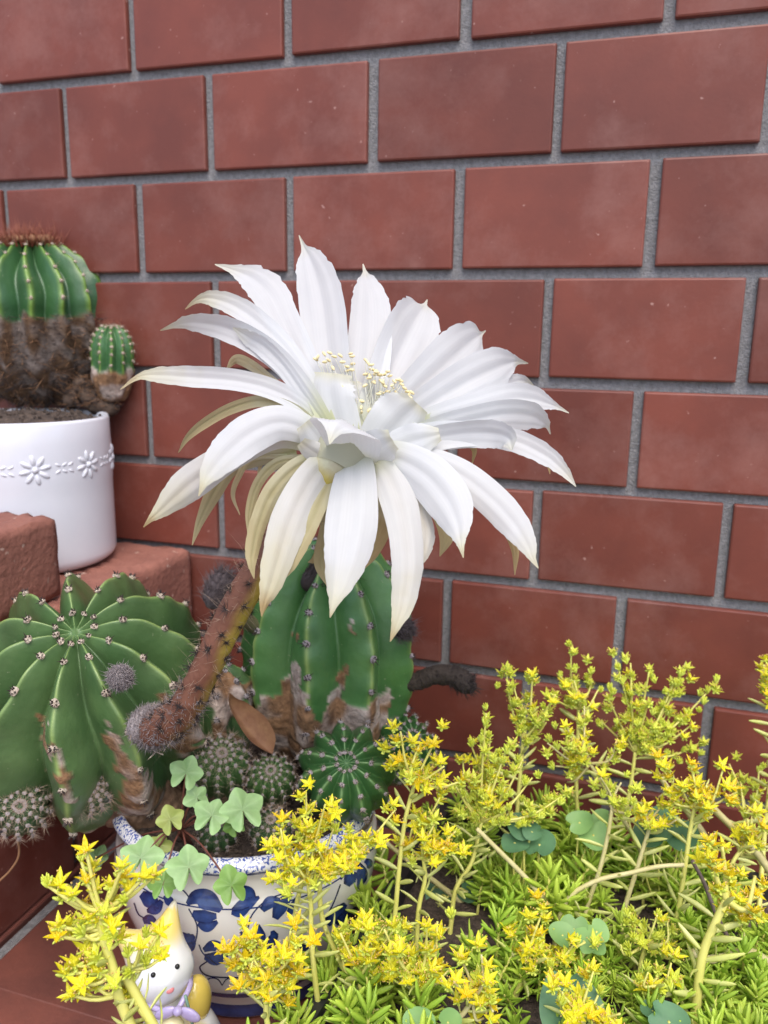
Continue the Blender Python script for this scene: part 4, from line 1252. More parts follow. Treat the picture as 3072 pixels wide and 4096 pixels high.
for _ in range(2600):                               # dead bristles round the corky base
    ph = rng.uniform(1.62, 2.65); th = rng.uniform(0, 6.28)
    P, nn = cw.surf(np.array([ph]), np.array([th]), np.array([rng.random() * .6]))
    hair(mb, P[0], nn[0] * .5 + np.array([rng.gauss(0, .6), rng.gauss(0, .6), rng.gauss(0, .25)]), rng.uniform(.004, .011), 0.00025, [rng.gauss(0, .3) for _ in range(3)], 0 if rng.random() < .6 else 1)
mb.build('dead_bristles', ['hair_dark', 'dry'], wc, kind='stuff')
cp_ = U(242, 765, 0.585)
co = Cactus(cp_, (0.12, -.1, 1), 0.0152, 0.0215, 11, .19, dip=.1, phimax=2.6, Hlow=.038)
o = put('offset', co.body(green_col(np.array([0.035, 0.115, 0.04]), np.array([0.06, 0.16, 0.05]), np.array([0.22, 0.38, 0.06]), .3), lambda P, PH, TT, TH_: sm(-.001, .001, -0.010 - (P - cp_) @ co.z + (vnoise(P, 160) - .5) * .008), nlat=50, half=6), wc, label='small green offset beside the main body')
areoles(co, ARW, o, [0.2, .45, .7, .95, 1.2, 1.45, 1.7], .03, sc=.7, seed=3)
mb = MB()
for _ in range(60):
    a = rng.uniform(0, 6.28); q = .007 * math.sqrt(rng.random())
    hair(mb, cp_ + co.z * .019 + co.x * q * math.cos(a) + co.y * q * math.sin(a), co.z + co.x * rng.gauss(0, .5) + co.y * rng.gauss(0, .5), rng.uniform(.004, .008), .0002, [0, 0, 0])
mb.build('crown_spines', ['spine_red'], o)
mb = MB()                                           # brown rooted mass joining offset, body and soil
for q in range(26):
    p = U(rng.uniform(150, 240), rng.uniform(820, 885), .595); r = rng.uniform(.004, .0075)
    V, F = sphere(p, r, r, r * .8, 9, 7); mb.add(np.array(V) + (vnoise(V, 400)[:, None] - .5) * .003, F, 0, np.array([.10, .065, .045]) * rng.uniform(.6, 1.5))
for q in range(500):
    p = U(rng.uniform(140, 262), rng.uniform(810, 880), .590)
    hair(mb, p, np.array([rng.gauss(0, 1), rng.gauss(0, 1), rng.gauss(0, .4)]), rng.uniform(.004, .010), .00025, [rng.gauss(0, .4) for _ in range(3)], 1 if rng.random() < .6 else 2)
mb.build('rootstock', ['cork', 'hair_dark', 'dry'], wc)

# ---------------------------------------------------------------- trailing plant with lobed leaves in the blue pot
def lobed_leaf(px, py, k, rpx, spin, tilt, colr, nlobe=5, seed=0):
    R_ = random.Random(seed)
    c = U(px, py, k); n = unit(tocam(c) + np.array(tilt))
    x = unit(np.cross(R1, n)); y = np.cross(n, x)
    a0 = math.radians(spin)
    r0 = rpx * PXM * k
    nt, nrg = 60, 7
    V = [c.copy()]; C = [np.array(colr) * .8]
    F = []
    lob = [R_.uniform(.86, 1.08) for _ in range(nlobe)]
    for i in range(1, nrg + 1):
        f = i / nrg
        for j in range(nt):
            t = -math.pi + 2 * math.pi * j / nt           # 0 = tip, +-pi = stalk notch
            u = (t / math.pi) * nlobe / 2 * 0.93
            q = u - round(u) if nlobe % 2 else (u - math.floor(u) - .5)
            li = int(round(u)) + nlobe // 2
            amp = lob[max(0, min(nlobe - 1, li))]
            lobe = amp * (1.0 - 0.62 * abs(q) ** 1.1)
            notch = 1 - 0.85 * math.exp(-((math.pi - abs(t)) / 0.22) ** 2)
            r = r0 * f * (0.38 * .5 + 0.62 * .5 + (lobe - .5) * f ** .7) * notch * 1.12
            a = t + a0
            P = c + r * (x * math.sin(a) + y * math.cos(a)) + n * (r0 * (0.05 * math.cos(q * 2 * math.pi) * f + 0.10 * math.sin(a * 2 + seed) * f * f - .15 * f * f))
            V.append(P)
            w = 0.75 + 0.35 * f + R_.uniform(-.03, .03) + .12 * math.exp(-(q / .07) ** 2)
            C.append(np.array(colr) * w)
    for j in range(nt): F.append((0, 1 + j, 1 + (j + 1) % nt))
    for i in range(nrg - 1):
        for j in range(nt):
            q = (j + 1) % nt
            F.append((1 + i * nt + j, 1 + (i + 1) * nt + j, 1 + (i + 1) * nt + q, 1 + i * nt + q))
    base = c - r0 * .12 * (x * math.sin(a0) + y * math.cos(a0)) - n * .0004
    return mk_mesh('leaf', V, F, 'ivy', None, C), base


IV = (0.34, 0.52, 0.23); IV2 = (0.40, 0.46, 0.13); IV3 = (0.22, 0.39, 0.09)
root_i = U(398, 1800, .412)
ivy = thing('trailing_plant', (root_i[0], root_i[1], 0.104), 'small trailing plant with light green lobed leaves over the pot rim', 'plant')
LEAVES = [(403, 1668, .392, 40, 200, (0, 0, .35), IV), (425, 1722, .394, 30, 150, (.2, 0, .2), IV), (458, 1760, .388, 42, 205, (0, 0, .4), IV), (524, 1748, .392, 52, 165, (.15, 0, .3), IV),
          (368, 1770, .392, 36, 160, (-.1, 0, .2), IV2), (304, 1852, .384, 48, 190, (-.2, 0, .3), IV), (408, 1872, .378, 50, 175, (0, 0, .3), IV), (500, 1912, .376, 44, 170, (.2, 0, .1), IV3),
          (352, 1908, .384, 38, 180, (-.2, 0, .1), IV3), (344, 1826, .398, 30, 200, (0, 0, .3), IV2), (505, 1782, .398, 26, 150, (.2, 0, .2), IV3), (210, 1850, .44, 26, 200, (-.3, 0, .3), (0.15, 0.24, 0.10))]
hub = U(392, 1790, .404)
for i, (px, py, k, r, sp, ti, co_) in enumerate(LEAVES):
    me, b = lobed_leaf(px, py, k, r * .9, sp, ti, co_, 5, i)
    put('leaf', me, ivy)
    mid_ = (hub + b) / 2 + np.array([0, 0, 0.004]) - (b - hub) * .05
    V, F = tube(catmull([hub, mid_, b], 12), 0.0005, 6); mb = MB(); mb.add(V, F); mb.build('stalk', ['ivy_stem'], ivy)
mb = MB()
for dx in (-8, 0, 7):
    V, F = tube(catmull([hub, U(394 + dx, 1800, .408), (root_i[0] + dx * .0002, root_i[1] + .004, 0.103)], 10), 0.0008, 6); mb.add(V, F)
mb.build('stem', ['ivy_stem'], ivy)

# ---------------------------------------------------------------- cat figurine
KC = 0.378
hc = U(346, 2090, KC)
cat = thing('cat_figurine', (hc[0], hc[1], 0.001), 'small glazed white and yellow cat figurine with lilac bow', 'figurine')
vw = tocam(hc)
up_h = unit(-R1 * .93 - R0 * .30)                           # the head is tilted
up_h = unit(up_h - vw * (up_h @ vw) + vw * .12)
fw_h = unit(vw + R0 * .12 + R1 * .25); fw_h = unit(fw_h - up_h * (fw_h @ up_h))
rt_h = np.cross(fw_h, up_h) * -1
if rt_h @ R0 < 0: rt_h = -rt_h
rx, ry, rz = 0.0140, 0.0150, 0.0158
nu, nv = 72, 54
V, F, C = [], [], []
earL = unit(np.array([-0.52, 0.05, 0.85])); earR = unit(np.array([0.56, 0.05, 0.83]))
for i in range(nv + 1):
    p = math.pi * i / nv
    for j in range(nu):
        a = 2 * math.pi * j / nu
        d = np.array([math.sin(p) * math.cos(a), math.sin(p) * math.sin(a), math.cos(p)])
        q = d * np.array([rx, ry, rz])
        # jowl: wider below, snout forward
        q[0] *= 1 + .10 * math.exp(-((d[2] + .25) / .4) ** 2)
        q[1] += 0.0022 * math.exp(-(((d[0]) / .45) ** 2 + ((d[2] + .35) / .35) ** 2)) * (d[1] > 0)
        for e in (earL, earR):
            ang = math.acos(np.clip(d @ e, -1, 1))
            q = q + e * 0.0135 * math.exp(-(ang / 0.36) ** 1.6) * np.array([1, .8, 1])
        V.append(hc + q[0] * rt_h + q[1] * fw_h + q[2] * up_h)
        ear = max(math.exp(-(math.acos(np.clip(d @ e, -1, 1)) / .55) ** 2) for e in (earL, earR))
        topw = sm(.30, .75, d[2] + .10 * math.sin(a * 2 + .5))
        w = float(np.clip(.95 * max(ear, topw) , 0, 1))
        if q @ q > 0.00066: w *= .35
        C.append(np.array([0.84, 0.84, 0.84]) * (1 - w) + np.array([0.82, 0.62, 0.16]) * w)
for i in range(nv):
    for j in range(nu):
        k = (j + 1) % nu
        F.append((i * nu + j, (i + 1) * nu + j, (i + 1) * nu + k, i * nu + k))
head = put('head', mk_mesh('head', V, F, 'cat_white', None, C), cat)


def head_pt(px, py):
    "front surface of the head under a pixel"
    best = None
    for k in np.linspace(KC - .022, KC + .01, 200):
        p = U(px, py, k) - hc
        q = np.array([p @ rt_h / rx / 1.06, p @ fw_h / (ry + .0012), p @ up_h / rz])
        if q @ q <= 1: return U(px, py, k)
    return U(px, py, KC - .014)


for (px, py) in ((331, 2106), (383, 2088)):
    p = head_pt(px, py); V, F = sphere(p, 0.00115, 0.00115, 0.0009, 12, 8, axes=[rt_h, up_h, vw]); mb = MB(); mb.add(V, F); mb.build('eye', ['cat_black'], head)
p = head_pt(367, 2138); V, F = sphere(p, 0.0020, 0.0016, 0.0012, 12, 8, axes=[rt_h, up_h, vw]); mb = MB(); mb.add(V, F); mb.build('nose', ['cat_pink'], head)
# body
neck = U(366, 2160, KC + .004)
bc = np.array([neck[0] + .004, neck[1] + .006])
bprof = [(0.001, 0.0012), (0.0165, 0.0015), (0.0195, 0.005), (0.0205, 0.014), (0.0195, 0.026), (0.0165, 0.038), (0.0125, neck[2] - .010), (0.0090, neck[2] - .001), (0.0085, neck[2] + .006)]
V, F = lathe([tuple(p) for p in catmull(bprof, 40)], 48, (bc[0], bc[1], 0))
V = np.array(V)
t_ = V[:, 2] / neck[2]
V[:, 0] += (t_ ** 2) * (neck[0] - bc[0]); V[:, 1] += (t_ ** 2) * (neck[1] - bc[1])
w = sm(.55, .75, vnoise(V + 2, 60))[:, None]
C = np.array([0.84, 0.84, 0.85]) * (1 - w) + np.array([0.80, 0.62, 0.18]) * w
body_c = put('body', mk_mesh('body', V, F, 'cat_white', None, C), cat)
# back patch / tail curling up at the side
tl = catmull([U(418, 2230, KC + .004), U(440, 2205, KC + .004), U(446, 2165, KC + .006), U(430, 2130, KC + .009), U(414, 2118, KC + .011)], 20)
V, F = sphere(U(424, 2160, KC + .010), .0068, .0085, .0125, 20, 14)
mb = MB(); mb.add(V, F, 0, (0.80, 0.60, 0.12)); mb.build('tail', ['cat_white'], cat)
# paw
V, F = sphere(U(372, 2222, KC - .012), 0.0058, 0.0052, 0.0058, 16, 10); mb = MB(); mb.add(V, F, 0, (0.82, 0.74, 0.42)); mb.build('paw', ['cat_white'], cat)
# ribbon round the neck with a bow
rib = catmull([U(412, 2112, KC + .002), U(410, 2130, KC - .006), U(398, 2156, KC - .011), U(382, 2180, KC - .014), U(352, 2184, KC - .013), U(318, 2168, KC - .010), U(300, 2150, KC - .004)], 30)
mb = MB(); V, F = tube(rib, .0013, 8); mb.add(V, F)
bow = mb.build('bow', ['cat_lilac'], cat)
for sx, sy in ((-26, 4), (26, 8)):
    p = U(384 + sx, 2184 + sy, KC - .0155)
    V, F = sphere(p, 0.0052, 0.0030, 0.0020, 14, 10, axes=[unit(R0 * sx + R1 * sy * 1.4), unit(R1 - R0 * .2), vw]); mb = MB(); mb.add(V, F); mb.build('loop', ['cat_lilac'], bow)
p = U(384, 2184, KC - .0165); V, F = sphere(p, .0022, .0024, .002, 10, 8); mb = MB(); mb.add(V, F); mb.build('knot', ['cat_lilac'], bow)
V, F = tube(catmull([U(400, 2150, KC - .0125), U(408, 2180, KC - .0125), U(416, 2215, KC - .011)], 10), .0007, 6); mb = MB(); mb.add(V, F); mb.build('painted_stem', ['cat_green'], cat)

# ---------------------------------------------------------------- planter with stonecrop
e1 = np.array([0.9945, -0.1045, 0]); e2 = np.array([0.1045, 0.9945, 0])
PA = np.array([0.214, -0.372, 0.0])
PWI, PDE, SOILZ = 0.40, 0.318, 0.050


def pl(u, v, z):
    return PA + e1 * u + e2 * v + np.array([0, 0, z])


plant_box = thing('planter_box', pl(PWI / 2, PDE / 2, 0), 'low black planter box filled with stonecrop', 'planter')
mb = MB()
th = 0.004
def pbox(u0, u1, v0, v1, z0, z1):
    V = [pl(u, v, z) for z in (z0, z1) for v in (v0, v1) for u in (u0, u1)]
    mb.add(V, [(0, 2, 3, 1), (4, 5, 7, 6), (0, 1, 5, 4), (2, 6, 7, 3), (0, 4, 6, 2), (1, 3, 7, 5)])
pbox(0, PWI, 0, th, 0.0015, .058); pbox(0, PWI, PDE - th, PDE, 0.0015, .058); pbox(0, th, th, PDE - th, 0.0015, .0575); pbox(PWI - th, PWI, th, PDE - th, 0.0015, .0575)
pbox(th, PWI - th, th, PDE - th, 0.002, .006)
mb.build('box', ['planter'], plant_box, smooth=False)
mb = MB()
pbox(-.004, PWI + .004, -.004, .003, .0582, .0625); pbox(-.004, PWI + .004, PDE - .003, PDE + .004, .0582, .0625); pbox(-.004, .003, .0032, PDE - .0032, .0582, .0620); pbox(PWI - .003, PWI + .004, .0032, PDE - .0032, .0582, .0620)
mb.build('rim', ['planter'], plant_box, smooth=False)
n_ = 46
V = np.array([pl(th + (PWI - 2 * th) * i / n_, th + (PDE - 2 * th) * j / n_, SOILZ) for i in range(n_ + 1) for j in range(n_ + 1)])
V[:, 2] += (vnoise(V, 150) - .5) * .010
F = [(i * (n_ + 1) + j, (i + 1) * (n_ + 1) + j, (i + 1) * (n_ + 1) + j + 1, i * (n_ + 1) + j + 1) for i in range(n_) for j in range(n_)]
mb = MB(); mb.add(V, F); mb.build('soil', ['soil'], plant_box)


# --- leaves, flowers
def leaf_verts(l, w, curve, R_=None):
    "thick narrow succulent leaf along +z from the origin, bending towards +x"
    V, F = [], []
    st = [(0, .35), (.18, .8), (.5, 1.0), (.8, .75), (.95, .35)]
    for t, q in st:
        zc = l * t; xc = curve * l * t * t
        for a, (ux, uy) in enumerate(((1, 0), (0.25, 1), (-.6, .55), (-.6, -.55), (.25, -1))):
            V.append((xc + ux * w * .28 * q, uy * w * .5 * q, zc))
    V.append((curve * l, 0, l))
    for i in range(4):
        for j in range(5):
            k = (j + 1) % 5
            F.append((i * 5 + j, i * 5 + k, (i + 1) * 5 + k, (i + 1) * 5 + j))
    for j in range(5): F.append((20 + j, 20 + (j + 1) % 5, 25))
    return np.array(V), F


def xform(V, loc, d, spin, sc=1.0):
    x, y, z = frame(d, spin)
    return np.asarray(loc) + sc * (V[:, :1] * x + V[:, 1:2] * y + V[:, 2:3] * z)


LEAF_M = {}
for nm in ('sed_leaf', 'sed_leaf_dark', 'sed_leaf_pale'):
    LEAF_M[nm] = []
    for l, w, cv in ((0.0125, .0024, .22), (0.0108, .0026, -.18), (0.0135, .0022, .35)):
        V, F = leaf_verts(l, w, cv); LEAF_M[nm].append(mk_mesh('leaf', V, F, nm))


def star_mesh(matn, seed, openness=1.0):
    R_ = random.Random(seed); mb = MB()
    for i in range(5):
        a = i * 1.2566 + R_.uniform(-.12, .12)
        el = math.radians(R_.uniform(16, 44) + (1 - openness) * 36)
        d = np.array([math.cos(a) * math.cos(el), math.sin(a) * math.cos(el), math.sin(el)])
        x = np.array([-math.sin(a), math.cos(a), 0]); n = np.cross(d, x)
        if n[2] < 0: n = -n
        l = .0056 * R_.uniform(.9, 1.12); w = .00112
        V = []
        for t, q in ((0, .45), (.35, 1), (.65, .75), (.88, .32)):
            c_ = d * l * t + n * l * (.10 * t * t - .02)
            V += [c_ - x * w * q + n * w * .35 * q, c_ - n * w * .15, c_ + x * w * q + n * w * .35 * q]
        V.append(d * l * 1.04 + n * l * .06)
        F = []
        for q in range(3):
            for k in range(2): F.append((q * 3 + k, q * 3 + k + 1, q * 3 + k + 4, q * 3 + k + 3))
        F += [(9, 10, 12), (10, 11, 12)]
        mb.add(V, F, 0)
        # green sepal under each gap
        a2 = a + .628
        d2 = np.array([math.cos(a2) * .8, math.sin(a2) * .8, .25])
        V, F = leaf_verts(.0034, .0015, 0); mb.add(xform(V, (0, 0, -.0008), d2, 0), F, 1)
        # carpel
        V, F = cone(np.array([math.cos(a2), math.sin(a2), 0]) * .0006 + np.array([0, 0, .0002]), (math.cos(a2) * .35, math.sin(a2) * .35, 1), .00062, .0030, 5); mb.add(V, F, 0)
    for i in range(9):
        a = R_.uniform(0, 6.28); d = unit([math.cos(a) * .8, math.sin(a) * .8, R_.uniform(.5, 1.1)])
        V, F = cone(d * .0006, d, .00012, .0040, 3); mb.add(V, F, 0)
        V, F = sphere(d * .0043, .00030, .00026, .0004, 5, 4); mb.add(V, F, 2)
    V, F = cone((0, 0, -.0022), (0, 0, 1), .0009, .003, 5); mb.add(V, F, 1)
    return mb.mesh('blossom', [matn, 'bud', 'pollen'])


def bud_mesh(seed):
    R_ = random.Random(seed); mb = MB()
    for i in range(5):
        a = i * 1.2566; el = math.radians(58)
        d = np.array([math.cos(a) * math.cos(el), math.sin(a) * math.cos(el), math.sin(el)])
        V, F = leaf_verts(.0042, .0016, -.15); mb.add(xform(V, (0, 0, -.0008), d, R_.uniform(0, 6)), F, 1)
        d = np.array([math.cos(a + .6) * math.cos(1.25), math.sin(a + .6) * math.cos(1.25), math.sin(1.25)])
        V, F = leaf_verts(.0046, .0016, 0); mb.add(xform(V, (0, 0, 0), d, 0), F, 0)
    return mb.mesh('blossom', ['star_lime', 'bud', 'bud'])


STARS = {'y': [star_mesh('star', s) for s in (1, 2, 3, 4)], 'l': [star_mesh('star_lime', s, .7) for s in (5, 6, 7)] + [bud_mesh(8), bud_mesh(9)], 'g': [star_mesh('star_gold', s) for s in (10, 11, 12)], 'b': [bud_mesh(13), bud_mesh(14), bud_mesh(15)]}


def pick(R_, tone):
    r = R_.random()
    if tone == 'y': key = 'y' if r < .72 else ('g' if r < .86 else 'l')
    elif tone == 'g': key = 'g' if r < .5 else 'y'
    elif tone == 'm': key = 'y' if r < .45 else 'l'
    else: key = 'l' if r < .6 else ('b' if r < .85 else 'y')
    return R_.choice(STARS[key])


def put_flower(R_, root, p, outward, tone, sc):
    d = unit(np.array([0, 0, 1.0]) * .85 + unit(outward) * .35 + tocam(p) * .15 + np.array([R_.gauss(0, .28) for _ in range(3)]))
    put('blossom', pick(R_, tone), root, mat_dir(p, d, R_.uniform(0, 6.28), sc * R_.uniform(.85, 1.12)))


def sprig(stem, k, tips, tone, label, seed, sc=1.0, leafmat='sed_leaf_pale', rad=.00118, flowers=None, nleaf=None, stems=(), dk=0.0, pale=False, lsc=1.0, plantlike=True):
    """stem: working pixels from the branching point down; tips: ends of the flowering branches"""
    R_ = random.Random(seed)
    base_z = SOILZ
    P = [U(a, b, k + dk * i) for i, (a, b) in enumerate(stem)]
    low = P[-1]
    if low[2] > base_z + .006:                       # carry the stem on down to the soil
        g = np.array([low[0], low[1], base_z])
        uv = g - PA; u_ = np.clip(uv @ e1, .012, PWI - .012); v_ = np.clip(uv @ e2, .012, PDE - .012)
        g = pl(u_, v_, base_z - .002)
        P.append((low + g) / 2 + (low - g) * np.array([.25, .25, .05])); P.append(g)
    root = thing('stonecrop_sprig', tuple(P[-1]), label, 'plant', 'flowering stonecrop sprigs')
    mb = MB()
    paths = []
    n = max(12, 8 * len(P))
    main = catmull(P, n); V, F = tube(main, np.linspace(rad * .85, rad * 1.25, n), 7); mb.add(V, F)
    paths.append(main)
    for st in stems:
        Q = [U(a, b, k + .004) for a, b in st]
        q = catmull(Q, 20); V, F = tube(q, rad, 7); mb.add(V, F); paths.append(q)
    J = P[0]
    spots = []
    jx, jy = stem[0]
    for (a, b) in tips:
        kt = k + R_.uniform(-.012, .012)
        tip = U(a, b, kt)
        mid_ = (J + tip) / 2 + np.array([R_.gauss(0, .002), R_.gauss(0, .003), -.003])
        br = catmull([J, mid_, tip], 14); V, F = tube(br, np.linspace(rad * .75, rad * .4, 14), 5); mb.add(V, F)
        L_ = np.linalg.norm(tip - J)
        m = max(3, int(L_ * .90 / ((.0031 if tone in 'lb' else .0036) * sc)))
        for q in range(m):
            t = 1 - q / m * .90
            c_ = br[int(round(t * 13))] + np.array([R_.gauss(0, .0026), R_.gauss(0, .003), R_.gauss(0, .0018)]) * sc
            spots.append((c_, tip - J))
    if flowers:
        for (a, b) in flowers:
            kt = k + R_.uniform(-.006, .006); p = U(a, b, kt)
            dist = [np.linalg.norm(p - q) for q in main]
            i = int(np.argmin(dist)); i = min(len(main) - 1, i + 2)
            V, F = tube(catmull([main[i], (main[i] + p) / 2 - np.array([0, 0, .002]), p], 6), np.linspace(rad * .55, rad * .35, 6), 5); mb.add(V, F)
            spots.append((p, p - main[i]))
    mb.build('stem', ['sed_stem_pale' if pale else 'sed_stem'], root)
    for c_, d in spots: put_flower(R_, root, c_, d, tone, sc)
    for pi_, path in enumerate(paths):
        ln = np.linalg.norm(np.diff(path, axis=0), axis=1).sum()
        m = nleaf if nleaf and pi_ == 0 else int(ln / .0034)
        for q in range(m):
            t = (q + .5) / m
            if pi_ == 0 and t < .04: continue
            i = int(t * (len(path) - 1)); tn = unit(path[max(0, i - 1)] - path[min(len(path) - 1, i + 1)])
            x, y, z = frame(tn); a = q * 2.2 + R_.uniform(-.3, .3)
            d = unit((x * math.cos(a) + y * math.sin(a)) + z * R_.uniform(.1, .8))
            put('leaf', R_.choice(LEAF_M[leafmat]), root, mat_dir(path[i] + d * rad * .6, d, R_.uniform(-.5, .5) + math.pi / 2 * 0, lsc * R_.uniform(.75, 1.1)))
    return root


def C4(L_):     # coordinates read from an enlarged crop
    return [(a * .2604, 1728 + b * .2604) for a, b in L_]


S1 = C4([(715, 420), (675, 505), (765, 570), (720, 670), (790, 750), (395, 710), (490, 700), (510, 810), (600, 790), (1010, 560), (1010, 640), (915, 720), (1070, 730), (1195, 640), (1270, 640),
         (920, 870), (1025, 850), (680, 880), (775, 900), (490, 1050), (480, 1130), (590, 1030), (600, 1110), (700, 1010), (690, 1110), (800, 1010), (930, 1050), (920, 1120), (990, 1150), (715, 1250),
         (800, 1320), (620, 1370), (545, 1440), (715, 1440), (820, 1420), (680, 1530), (660, 1590), (590, 1620), (800, 1550), (950, 1540), (1050, 1590), (1050, 1670), (860, 940), (740, 990)])
sprig([(215, 1950), (225, 2030), (245, 2095), (255, 2150), (280, 2212), (300, 2260)], .292, [], 'y', 'tall yellow stonecrop sprig over the floor tiles beside the cat', 1, 1.0, flowers=S1, rad=.0018, nleaf=14, stems=[[(272, 2110), (300, 2160), (340, 2230)]])
S2 = C4([(1215, 1130), (1320, 1100), (1165, 1220), (1060, 1290), (1290, 1270), (1350, 1300), (1180, 1340), (1080, 1440), (1200, 1370), (1110, 1500)])
sprig([(285, 2085), (280, 2120), (300, 2170), (330, 2212), (350, 2260)], .296, [], 'm', 'lime stonecrop sprig leaning across the face of the cat', 2, .92, flowers=S2, rad=.0016, nleaf=12)
